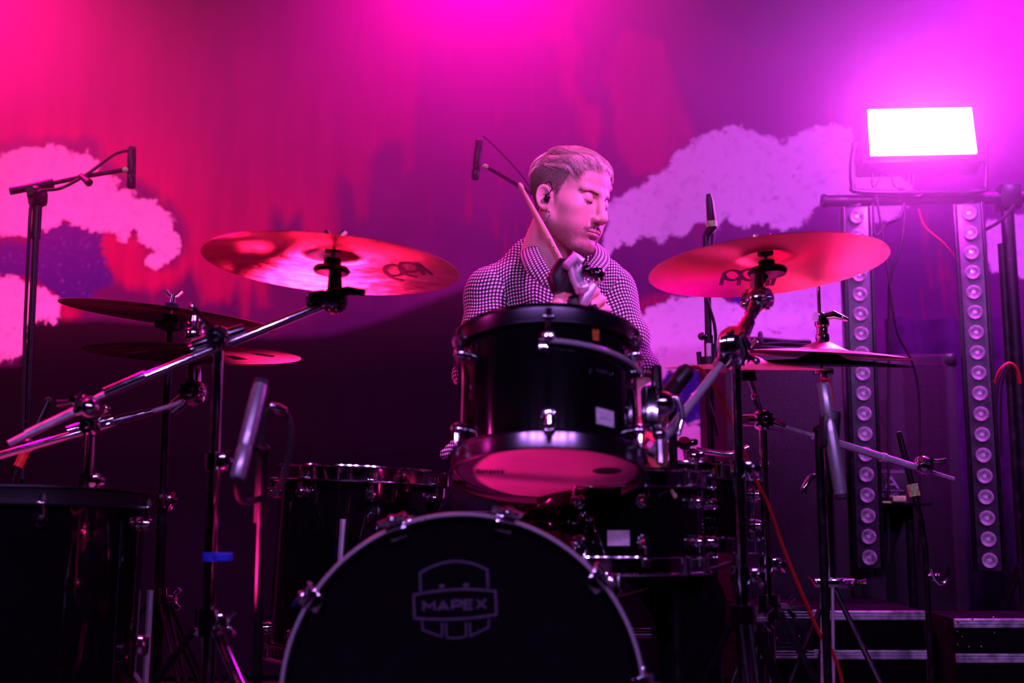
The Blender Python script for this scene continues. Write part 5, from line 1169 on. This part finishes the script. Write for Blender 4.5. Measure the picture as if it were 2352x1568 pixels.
_c1 = nd(SHIRT, 'ShaderNodeMix', data_type='RGBA'); _c1.inputs[7].default_value = (.95, .93, .95, 1)
lk(SHIRT, _c0.outputs[2], _c1.inputs[6]); lk(SHIRT, _a.outputs[0], _c1.inputs[0]); lk(SHIRT, _c1.outputs[2], bsdf(SHIRT).inputs['Base Color'])
DENIM = wear(mat('black_trousers', (.006, .006, .009), .95, spec=.03), (.006, .006, .009), (.012, .011, .016), 300, .4, .6, None, .4)

YP = 2.40
head_o = P(1306, 458, YP)
HM = Matrix.Translation(head_o) @ Matrix.Rotation(math.radians(51), 4, 'Z') @ Matrix.Rotation(math.radians(14), 4, 'X') @ Matrix.Rotation(math.radians(2), 4, 'Y') @ Matrix.Scale(.955, 4)
R3 = np.array(HM.to_3x3(), np.float32); T3 = np.array(HM.translation, np.float32)
hip = P(1265, 1060, 2.52)
person = thing('person', 'drummer in a checked short-sleeved shirt with cropped bleached hair, seated and looking down', 'person', loc=(hip.x, hip.y, 0))

# --- head
hv, hq = surface(head_sdf, (-.10, -.138, -.19), (.10, .13, .13), .0019)
x_, y_, z_ = hv[:, 0], hv[:, 1], hv[:, 2]; ax_ = np.abs(x_)
hl = hairline(hv)
tone = np.clip((hl + .004) / .022, 0, 1) * np.where(z_ > .085, .35, .60)
beard = np.clip((-.030 - z_ + (.075 + y_) * -.35) / .018, 0, 1) * np.clip((.035 - y_) / .02, 0, 1)
beard *= np.clip((z_ + .155) / .03, 0, 1)
jawz = np.interp(y_, [-.11, -.09, -.05, -.01, .02], [-.060, -.058, -.052, -.035, -.012])
beard = np.clip((jawz - z_ + .004) / .030, 0, 1) * np.clip((.028 - y_) / .012, 0, 1) * np.clip((z_ + .135 - .2 * (y_ + .06)) / .02, 0, 1)
mous = np.exp(-((z_ + .060 + .12 * ax_ ) / .0065) ** 2) * np.clip((.031 - ax_) / .006, 0, 1) * (y_ < -.06)
lips = np.exp(-((z_ + .0700) / .0065) ** 4) * np.clip((.021 - ax_) / .004, 0, 1) * (y_ < -.082)
goat = np.exp(-((ax_) / .016) ** 2 - ((z_ + .094) / .012) ** 2) * (y_ < -.06)
tone = np.maximum(tone, np.clip(beard * .50 + mous * .55 + goat * .2, 0, .9) * (1 - lips))
zl_ = -.0085 + 12.0 * (ax_ - .0300) ** 2 + .06 * (ax_ - .030)
tone = np.maximum(tone, (y_ < -.06) * .85 * np.exp(-((z_ - zl_) / .0011) ** 2) * np.exp(-((ax_ - .0310) / .0130) ** 6))
side = np.clip((.018 - np.abs(y_ + .010)) / .008, 0, 1) * np.clip((z_ + .05) / .03, 0, 1) * (z_ < .02) * (ax_ > .05)
tone = np.maximum(tone, side * .35)
head_attr = np.stack([tone, lips * .4, 0 * tone, 1 + 0 * tone], 1)
hw = hv @ R3.T + T3

# --- torso, arms and legs (world space)
SR = P(1128, 672, 2.46); SL = P(1400, 668, 2.46)
ER = P(1114, 898, 2.42); EL = P(1462, 905, 2.40)
HR = P(1345, 712, 2.22); HL = P(1484, 1036, 2.20)
tipR = P(1192, 420, 2.10); tipL = P(1552, 1142, 1.98)
WR = HR + (ER - HR).normalized() * .085; WL = HL + (EL - HL).normalized() * .085
neckb = Vector(HM @ Vector((0, .045, -.170)))
chest = P(1262, 770, 2.50)
KR = hip + Vector((-.25, -.30, .0)); KL = hip + Vector((.25, -.30, .0)); KR.z = KL.z = .43
AR = Vector((KR.x - .03, KR.y + .11, .09)); AL = Vector((KL.x + .03, KL.y + .11, .09))
def torso_sdf(p):
    d = d_ell(p, chest, (.136, .088, .175))
    d = smin(d, d_ell(p, hip + Vector((0, -.02, .12)), (.135, .100, .17)), .06)
    d = smin(d, d_ell(p, hip, (.155, .115, .10)), .05)
    d = smin(d, d_cap(p, SR, SL, .034), .04)
    return d
def body_sdf(p):
    d = torso_sdf(p)
    d = smin(d, d_cap(p, neckb + Vector((0, 0, -.02)), neckb.lerp(Vector(HM @ Vector((0, .022, -.055))), .75), .058, .052), .03)
    for (s_, e_, w_) in ((SR, ER, WR), (SL, EL, WL)):
        d = smin(d, d_cap(p, s_, e_, .047, .040), .02); d = smin(d, d_cap(p, e_, w_, .041, .026), .012)
    for (k_, a_, sx) in ((KR, AR, -1), (KL, AL, 1)):
        h_ = hip + Vector((sx * .09, -.03, -.01))
        d = smin(d, d_cap(p, h_, k_, .066, .046), .03); d = smin(d, d_cap(p, k_, a_, .046, .034), .01)
        d = smin(d, d_cap(p, a_ + Vector((0, .03, -.04)), a_ + Vector((sx * .02, -.17, -.055)), .036, .028), .02)
    return d
bv, bq = surface(body_sdf, (hip.x - .40, hip.y - .62, 0), (hip.x + .40, hip.y + .20, neckb.z + .09), .006)

def fist(sax, back, fwd, mirror=1):
    """a hand closed on a stick: origin on the stick, sax along it, back = back of the hand, fwd = wrist to knuckles"""
    s_ = Vector(sax).normalized(); b_ = Vector(fwd); b_ = (b_ - s_ * b_.dot(s_)).normalized(); a_ = s_.cross(b_)
    if a_.dot(Vector(back)) < 0: a_ = -a_
    M = np.array([a_, b_, s_], np.float32)      # rows
    def f(p):
        q = p @ M.T
        d = d_ell(q, (.030, -.020, 0), (.016, .040, .041))
        d = smin(d, d_cap(q, (.020, -.050, .0), (.026, -.085, 0), .025, .026), .018)
        for i, (o, L) in enumerate(((.031, .94), (.0105, 1.03), (-.0105, 1.0), (-.031, .82))):
            o2 = o * 1.02
            k = (.031, .020 * L, o2); pi_ = (.004, .041 * L, o2 * 1.0); di = (-.020, .027 * L, o2 * .93); ti = (-.023, .004, o2 * .9)
            g = smin(d_cap(q, k, pi_, .0105, .0098), d_cap(q, pi_, di, .0096, .0088), .004)
            g = smin(g, d_cap(q, di, ti, .0088, .0076), .004)
            d = smin(d, g, .0035)
        t = smin(d_cap(q, (.020, -.045, .030), (-.006, -.032, .046), .0145, .0115), d_cap(q, (-.006, -.032, .046), (-.024, -.006, .044), .0112, .0085), .004)
        return smin(d, t, .006)
    return f, M
def hand_mesh(pos, sax, back, fwd):
    f, M = fist(sax, back, fwd)
    v, q = surface(f, (-.11, -.11, -.11), (.11, .11, .11), .0026)
    return v + np.array(pos, np.float32), q
hRv, hRq = hand_mesh(HR, tipR - HR, Vector((-.2, -1, .2)), HR - WR)
hLv, hLq = hand_mesh(HL, tipL - HL, Vector((.4, -1, .3)), HL - WL)
allv = [hw, bv, hRv, hLv]; allq = []; n0 = 0
for v_, q_ in ((hw, hq), (bv, bq), (hRv, hRq), (hLv, hLq)): allq.append(q_ + n0); n0 += len(v_)
body = np_mesh('body', np.concatenate(allv), np.concatenate(allq), SKIN, person)
at = body.data.color_attributes.new('tone', 'FLOAT_COLOR', 'POINT')
cols = np.zeros((n0, 4), np.float32); cols[:, 3] = 1; cols[:len(hw)] = head_attr
at.data.foreach_set('color', cols.ravel())

# --- hair
def grow(roots, flow, length, lift, nseg, r0, r1, tones, name, m, jitter=.15):
    n = len(roots); pts = np.zeros((n, nseg + 1, 3), np.float32); p = roots.copy(); pts[:, 0] = p
    eps = .002; step = (length / nseg)[:, None]
    jit = np.random.normal(size=(n, 3)).astype(np.float32) * jitter
    for k in range(nseg):
        g = np.stack([scalp(p + A(*(eps * np.eye(3)[i]))) - scalp(p - A(*(eps * np.eye(3)[i]))) for i in range(3)], 1)
        g /= np.linalg.norm(g, axis=1, keepdims=True) + 1e-9
        f = flow(p) + jit; f = f - g * (f * g).sum(1, keepdims=True); f /= np.linalg.norm(f, axis=1, keepdims=True) + 1e-9
        p = p + f * step
        want = lift * ((k + 1) / nseg) ** .7
        p = p + g * (want - scalp(p))[:, None] * .8
        pts[:, k + 1] = p
    V = np.zeros((n, nseg + 1, 3, 3), np.float32)
    t = np.gradient(pts, axis=1); t /= np.linalg.norm(t, axis=2, keepdims=True) + 1e-9
    u = np.cross(t, A(.3, .2, .93)); u /= np.linalg.norm(u, axis=2, keepdims=True) + 1e-9; w_ = np.cross(t, u)
    rr = np.linspace(r0, r1, nseg + 1)[None, :, None]
    for i in range(3):
        a = 2 * PI * i / 3; V[:, :, i] = pts + u * rr * math.cos(a) + w_ * rr * math.sin(a)
    base = (np.arange(n) * (nseg + 1) * 3)[:, None, None]
    j = (np.arange(nseg) * 3)[None, :, None]; i = np.arange(3)[None, None, :]
    q = np.stack([base + j + i, base + j + (i + 1) % 3, base + j + 3 + (i + 1) % 3, base + j + 3 + i], -1).reshape(-1, 4)
    V = V.reshape(-1, 3)
    o = np_mesh(name, V @ R3.T + T3, q, m, person)
    a_ = o.data.attributes.new('tone', 'FLOAT', 'POINT'); a_.data.foreach_set('value', np.repeat(tones, (nseg + 1) * 3).astype(np.float32))
    return o
def scalp(p):
    d = d_ell(p, (0, .013, .034), (.0745, .088, .080))
    d = smin(d, d_ell(p, (0, -.012, -.012), (.068, .070, .075)), .02)
    d = smin(d, d_ell(p, (0, -.044, .045), (.056, .046, .050)), .025)
    return smin(d, d_cap(p, (0, .022, -.055), (0, .050, -.235), .052, .062), .022)
def flow_top(p):
    f = np.zeros_like(p); f[:, 1] = -1; f[:, 0] = p[:, 0] * 5; f[:, 2] = -.2 - (p[:, 1] < -.03) * .3
    f[:, 0] += .45 * np.sin(p[:, 1] * 90 + p[:, 0] * 60)
    bk = np.clip((p[:, 1] - .05) / .03, 0, 1); f[:, 1] += bk * 2.2; f[:, 2] -= bk * 1.0
    return f
def flow_side(p):
    f = np.zeros_like(p); f[:, 2] = -1; f[:, 1] = .35; return f
sel = np.where((hl > 0.000) & (z_ > .062))[0]
r_ = np.random.RandomState(3)
top = hv[r_.choice(sel, 10500)] + r_.normal(size=(10500, 3)).astype(np.float32) * .0008
clump = smooth_noise(top * A(1.6, .5, 1), 230, 5)
L_ = (.030 + .020 * r_.rand(len(top))) * np.where(top[:, 1] > .05, .7, np.where(top[:, 1] < -.035, .62, 1.0))
hair = grow(top, flow_top, L_.astype(np.float32), (.0025 + .0085 * np.clip(.5 + clump * 1.2, 0, 1) + .0012 * r_.rand(len(top))).astype(np.float32), 7, .00045, .00018,
            np.clip(.05 + .5 * r_.rand(len(top)) ** 4 + 1.1 * np.clip(-clump - .10, 0, 1), 0, 1), 'hair', HAIR, .07)
sel = np.where((hl > -.001) & (z_ <= .075) & (ax_ > .02))[0]
pr = np.clip((hl[sel] + .001) / .02, .08, 1); sd = hv[r_.choice(sel, 9000, p=pr / pr.sum())]
fade = np.clip((.075 - sd[:, 2]) / .07, 0, 1)
sides = grow(sd, flow_side, (.014 - .009 * fade + .002 * r_.rand(len(sd))).astype(np.float32), (.004 - .003 * fade).astype(np.float32), 3, .00036, .00015,
             np.clip(.30 + .55 * fade + .25 * r_.rand(len(sd)), 0, 1), 'clipped_side_hair', HAIR)
# eyebrows, lashes, moustache and beard
def patch(c0, c1, wd, n):
    t = r_.rand(n)[:, None]; b = (A(*c0) * (1 - t) + A(*c1) * t).astype(np.float32)
    b = b + r_.normal(size=(n, 3)).astype(np.float32) * A(.0008, .0008, wd)
    for _ in range(4):
        g = np.stack([head_sdf(b + A(*(.001 * np.eye(3)[i]))) - head_sdf(b - A(*(.001 * np.eye(3)[i]))) for i in range(3)], 1) / .002
        b = b - g * head_sdf(b)[:, None]
    return b.astype(np.float32)
_scalp = scalp; scalp = head_sdf
for sgn in (-1, 1):
    bp = np.concatenate([patch((sgn * .012, -.092, .0125), (sgn * .034, -.082, .0180), .0013, 90), patch((sgn * .032, -.082, .0178), (sgn * .050, -.066, .0145), .0009, 50)])
    def fb(p, sgn=sgn): f = np.zeros_like(p); f[:, 0] = sgn; f[:, 2] = .25 - np.abs(p[:, 0]) * 8 + .1; return f
    grow(bp, fb, np.full(len(bp), .0058, np.float32), np.full(len(bp), .0008, np.float32), 3, .00022, .0001, r_.rand(len(bp)), 'eyebrow', BROW)
    la = patch((sgn * .019, -.088, -.0068), (sgn * .042, -.080, -.0068), .0003, 70)
    def fl_(p, sgn=sgn): f = np.zeros_like(p); f[:, 1] = -.6; f[:, 2] = -1; f[:, 0] = (p[:, 0] - sgn * .031) * 30; return f
    grow(la, fl_, np.full(len(la), .0036, np.float32), np.full(len(la), .0012, np.float32), 3, .00018, .00008, np.ones(len(la)) * .8, 'eyelashes', BROW)
mb_ = np.concatenate([patch((-.027, -.080, -.0640), (0, -.096, -.0560), .0020, 170), patch((.027, -.080, -.0640), (0, -.096, -.0560), .0020, 170)])
def fm(p): f = np.zeros_like(p); f[:, 2] = -1; f[:, 0] = np.sign(p[:, 0]) * .9; return f
grow(mb_, fm, np.full(len(mb_), .0045, np.float32), np.full(len(mb_), .0009, np.float32), 3, .00017, .0001, r_.rand(len(mb_)), 'moustache', BROW)
selb = np.where((beard > .15) & (hl < 0))[0]; bd = hv[r_.choice(selb, 3600, p=(beard[selb] ** 1.5) / (beard[selb] ** 1.5).sum())]
def fd(p): f = np.zeros_like(p); f[:, 2] = -1; f[:, 1] = -.2; return f
grow(bd, fd, (.0016 + .0014 * r_.rand(len(bd))).astype(np.float32), np.full(len(bd), .0007, np.float32), 2, .00012, .00006, r_.rand(len(bd)), 'beard', BROW)
scalp = _scalp

# --- in-ear monitor and earring on the near ear
def H(x, y, z): return HM @ Vector((x, y, z))
tag(MB().sph(H(-.0755, .001, -.018), .0078, 14).sph(H(-.0800, -.002, -.013), .0062, 12).cyl(H(-.0755, -.001, -.020), H(-.079, -.008, -.012), .005, .0035, 12)
    .tube([H(-.079, -.003, -.008), H(-.0785, -.010, .004), H(-.078, -.005, .016), H(-.075, .009, .022), H(-.072, .021, .008), H(-.068, .026, -.02), H(-.060, .03, -.07)], .0011, 6, smooth=5)
    .build('in_ear_monitor', BLACKGLOSS, person), 'glossy black in-ear monitor with its cord looped over the ear')
er = MB(); cc = H(-.0735, -.006, -.052)
er.tube([cc + (HM.to_3x3() @ Vector((.0, .0095 * math.sin(t), .0095 * math.cos(t)))) for t in np.linspace(0, 2 * PI, 22)], .00095, 6, caps=False)
er.sph(H(-.0760, -.007, -.0440), .0030, 10); er.sph(H(-.0745, -.007, -.0650), .0024, 8)
tag(er.build('earring', CHROME, person), 'thin silver hoop earring')

# --- shirt
CELL = .0078
def fold(p):
    q = p - np.array(chest, np.float32)
    f = np.sin(q[..., 0] * 46 + q[..., 2] * 26 + 1.2 * np.sin(q[..., 2] * 17)) * np.exp(-((q[..., 0] + .05) / .10) ** 2 - ((q[..., 2] - .02) / .14) ** 2)
    g = np.sin(-q[..., 0] * 34 + q[..., 2] * 30 + 2) * np.exp(-((q[..., 0] - .10) / .07) ** 2)
    h = np.sin(q[..., 2] * 60 + q[..., 0] * 22 + 2.2 * np.sin(q[..., 0] * 20)) * np.exp(-((q[..., 2] + .12) / .09) ** 2)
    return -.0085 * f - .0075 * g - .0065 * h + .0040 * smooth_noise(p, 38, 2) + .0016 * smooth_noise(p, 90, 4)
def armfold(p, a, b):
    a = A(*a); b = A(*b); t = ((p - a) @ (b - a)) / float((b - a) @ (b - a))
    return .0062 * np.sin(t * 17 + (p[..., 0] - a[0]) * 42) * np.clip(t + .1, 0, 1) + .003 * smooth_noise(p, 42, 9)
hemR = P(1106, 886, 2.42); hemL = SL.lerp(EL, .90)
def shirt_core(p):
    d = d_ell(p, chest + Vector((0, -.005, -.02)), (.172, .122, .215))
    d = smin(d, d_cap(p, SR + Vector((.012, 0, .004)), SL + Vector((-.012, 0, .004)), .058), .045)
    d = smin(d, d_cap(p, P(1238, 602, 2.48), P(1320, 612, 2.48), .058), .05)
    d = smin(d, d_ell(p, hip + Vector((0, -.01, .10)), (.170, .130, .14)), .07)
    d = smin(d, d_cap(p, hip + Vector((-.10, -.09, .07)), P(1020, 1044, 2.36), .055, .010), .04)
    d = d + fold(p)
    d = np.maximum(d, (hip.z - .06) - p[..., 2])
    nk = d_cap(p, P(1282, 606, 2.45), P(1280, 560, 2.46), .036, .060)
    v0 = P(1302, 662, 2.30)
    zz = p[..., 2] - v0.z; half = np.clip(zz * .50, 0, .05); cx = v0.x - zz * .30
    wedge = np.maximum(np.maximum(np.abs(p[..., 0] - cx) - half, -zz), p[..., 1] - 2.455)
    return smax(smax(d, -nk, .006), -wedge, .006)
def sleeve_sdf(s_, e_, hm, sx):
    def f(p):
        d = d_cap(p, s_ + Vector((-.004 * sx, 0, -.012)), hm, .0605, .0600)
        d = smin(d, d_cap(p, s_.lerp(SL if sx < 0 else SR, .16), s_, .052, .058), .02)
        d = d + armfold(p, s_, e_)
        ax = (hm - s_).normalized(); t = (p - A(*hm)) @ A(*ax)
        d = np.maximum(d, t)
        inner = d_cap(p, s_.lerp(hm, .55), hm + ax * .06, .046, .052)
        return smax(d, -inner, .003)
    return f
def cloth_uv(o, fn):
    me = o.data; n = len(me.vertices); co = np.empty(n * 3, np.float32); me.vertices.foreach_get('co', co); co = co.reshape(-1, 3)
    M = np.array(wm(person), np.float32); co = co @ M[:3, :3].T + M[:3, 3]
    uv = fn(co); li = np.empty(len(me.loops), np.int32); me.loops.foreach_get('vertex_index', li)
    l = me.uv_layers.new(name='cloth'); l.data.foreach_set('uv', uv[li].astype(np.float32).ravel())
sv, sq = surface(shirt_core, (hip.x - .32, hip.y - .26, hip.z - .09), (hip.x + .28, hip.y + .16, SR.z + .16), .0042)
shirt = np_mesh('shirt', sv, sq, SHIRT, person)
def uv_t(co):
    q = co - np.array(chest, np.float32)
    # developable wrap about the trunk, with sag
    u = q[:, 0] + 1.6 * q[:, 0] ** 3 / .1 * .5 + .004 * np.sin(q[:, 2] * 38 + q[:, 0] * 30)
    v = q[:, 2] + .35 * q[:, 0] ** 2 + .005 * np.sin(q[:, 0] * 30 - q[:, 2] * 22 + 1) + .25 * np.maximum(q[:, 1] + .02, 0) + .0045 * np.sin(q[:, 0] * 46 + q[:, 2] * 14) + .0025 * np.sin(q[:, 0] * 110 + 2)
    return np.stack([u / CELL, v / CELL], 1)
cloth_uv(shirt, uv_t)
for (s_, e_, hm, sx) in ((SR, ER, hemR, -1), (SL, EL, hemL, 1)):
    lo = [min(s_[k], hm[k]) - .10 for k in range(3)]; hi = [max(s_[k], hm[k]) + .10 for k in range(3)]
    v_, q_ = surface(sleeve_sdf(s_, e_, hm, sx), lo, hi, .0042)
    sl = np_mesh('sleeve', v_, q_, SHIRT, person)
    ax = np.array((hm - s_).normalized(), np.float32)
    def uv_s(co, s_=s_, ax=ax):
        q = co - np.array(s_, np.float32); t = q @ ax; q2 = q - t[:, None] * ax
        ang = np.arctan2(q2[:, 0], -q2[:, 1])
        return np.stack([(ang * .060 + .0025 * np.sin(t * 60)) / CELL, (t + .003 * np.sin(ang * 4) + .10 * np.maximum(.02 - t, 0)) / CELL], 1)
    cloth_uv(sl, uv_s)
# collar: a folded band, fold line and outer edge
def collar(fold_l, edge_l, name='collar'):
    a = catmull([Vector(p) for p in fold_l], 8); b = catmull([Vector(p) for p in edge_l], 8); nb = 7
    V = []; UV = []; L = 0
    for i, (p, q) in enumerate(zip(a, b)):
        if i: L += (p + q - a[i - 1] - b[i - 1]).length / 2
        for j in range(nb):
            t = j / (nb - 1); o = p.lerp(q, t); n_ = (q - p).length
            o = o + Vector((0, -.004, .0045)) * math.sin(PI * t) * (1 - t * .3)
            V.append(o); UV.append((L / CELL, t * n_ / CELL))
    m_ = len(a); fs = [(i * nb + j, (i + 1) * nb + j, (i + 1) * nb + j + 1, i * nb + j + 1) for i in range(m_ - 1) for j in range(nb - 1)]
    me = bpy.data.meshes.new(name); me.from_pydata([tuple(v) for v in V], [], fs); me.materials.append(SHIRT)
    l = me.uv_layers.new(name='cloth'); li = np.empty(len(me.loops), np.int32); me.loops.foreach_get('vertex_index', li)
    l.data.foreach_set('uv', np.array(UV, np.float32)[li].ravel())
    o = bpy.data.objects.new(name, me); COL.objects.link(o); o.parent = person; me.transform(wm(person).inverted())
    sm = o.modifiers.new('thick', 'SOLIDIFY'); sm.thickness = .0024; sm.offset = 0
    me.polygons.foreach_set('use_smooth', [True] * len(me.polygons)); return o
collar([P(1290, 666, 2.300), P(1268, 628, 2.315), P(1248, 594, 2.345), P(1234, 560, 2.395), P(1236, 536, 2.45), P(1262, 530, 2.52), P(1300, 532, 2.54)],
       [P(1268, 664, 2.300), P(1238, 650, 2.315), P(1208, 622, 2.345), P(1194, 592, 2.395), P(1200, 572, 2.46), P(1236, 562, 2.56), P(1300, 560, 2.585)])
collar([P(1302, 664, 2.305), P(1326, 632, 2.325), P(1350, 606, 2.350), P(1366, 582, 2.395), P(1362, 560, 2.45), P(1340, 540, 2.52), P(1300, 532, 2.54)],
       [P(1338, 668, 2.300), P(1366, 648, 2.315), P(1390, 624, 2.345), P(1400, 602, 2.395), P(1398, 584, 2.46), P(1372, 568, 2.56), P(1300, 560, 2.585)])
# trousers over the legs
def legs(p):
    d = d_ell(p, hip + Vector((0, 0, -.005)), (.172, .132, .105))
    for (k_, a_, sx) in ((KR, AR, -1), (KL, AL, 1)):
        h_ = hip + Vector((sx * .09, -.03, -.01))
        d = smin(d, d_cap(p, h_, k_, .092, .068), .03); d = smin(d, d_cap(p, k_, a_ + Vector((0, 0, .02)), .066, .052), .02)
    d = d + .004 * smooth_noise(p, 40, 1)
    return np.maximum(d, p[..., 2] - hip.z - .02)
tv, tq = surface(legs, (hip.x - .42, hip.y - .5, .04), (hip.x + .42, hip.y + .2, hip.z + .05), .009)
np_mesh('trousers', tv, tq, DENIM, person)
for a_, sx in ((AR, -1), (AL, 1)):
    def shoe(p, a_=a_, sx=sx):
        d = smin(d_cap(p, a_ + Vector((0, .035, -.045)), a_ + Vector((sx * .02, -.185, -.052)), .043, .036), d_cap(p, a_ + Vector((0, .01, .0)), a_ + Vector((0, .01, -.04)), .046), .02)
        return np.maximum(d, .004 - p[..., 2])
    v_, q_ = surface(shoe, (a_.x - .10, a_.y - .26, 0), (a_.x + .10, a_.y + .11, .15), .006)
    np_mesh('shoe', v_, q_, RUBBER, person)

# --- throne
thr = thing('drum_throne', 'round black padded drum throne under the drummer', 'stool', loc=(hip.x, hip.y + .03, 0))
MB().lathe([(.001, hip.z - .105), (.15, hip.z - .10), (.172, hip.z - .085), (.175, hip.z - .13), (.165, hip.z - .165), (.10, hip.z - .175), (.001, hip.z - .175)][::-1], (hip.x, hip.y + .03, 0)).build('seat', TOLEX, thr)
MB().cyl((hip.x, hip.y + .03, .18), (hip.x, hip.y + .03, hip.z - .17), .016).build('post', CHROME, thr)
for k in range(3):
    a = PI / 2 + k * 2 * PI / 3; o = Vector((hip.x, hip.y + .03, 0)); d = Vector((math.cos(a), math.sin(a), 0))
    MB().tube([o + Vector((0, 0, .30)), o + d * .24 + Vector((0, 0, .02))], .009).build('leg', CHROME, thr)

# --- sticks
def stick(tipp, hand, label, over):
    d = (hand - tipp).normalized(); L = .405
    t = thing('drumstick', label, 'drumstick', mat=Matrix.Translation(tipp) @ d.to_track_quat('Z', 'Y').to_matrix().to_4x4())
    pr = [(.0005, 0), (.0028, .001), (.0043, .005), (.0048, .009), (.0040, .013), (.0031, .016), (.0033, .020), (.0045, .045), (.0062, .085), (.0073, .12), (.0074, .38), (.0068, .40), (.004, L), (.0005, L)]
    if over: pr = [(r, L - h) for (r, h) in pr][::-1]
    MB().lathe(pr, n=20).build('shaft', WOOD, t, local=True)
    return t
stR = stick(tipR, HR, 'wooden drumstick raised in front of the drummer\'s neck, tip up', False)
MB().lathe([(.0068, .186), (.00765, .186), (.00765, .196), (.0068, .196)], n=20).lathe([(.0068, .199), (.00765, .199), (.00765, .2015), (.0068, .2015)], n=20).build('printed_band', INK, stR, local=True)
_cam = (stR.matrix_world.inverted() @ Vector((0, 0, CAMZ))); _n = Vector((_cam.x, _cam.y, 0)).normalized(); _yy = _n.cross(Vector((0, 0, 1)))
_q = MB(); _z = .122
for k, L in enumerate((.0055, .003, .0045, .0035, .0025, .004, .0025, .0035, .005)):      # worn illegible lettering along the shaft
    p_ = _n * .00735 - _yy * (.0012 * (k % 3 - 1)); _q.ribbon([p_ + Vector((0, 0, _z)) - _yy * .0018, p_ + Vector((0, 0, _z + L * .5)) + _yy * .0016, p_ + Vector((0, 0, _z + L)) - _yy * .001], _n, .0009, .0002); _z += L + .0016
_q.build('worn_lettering', INK, stR, local=True)
stick(tipL, HL, 'wooden drumstick held low beside the front tom, pointing down', False)
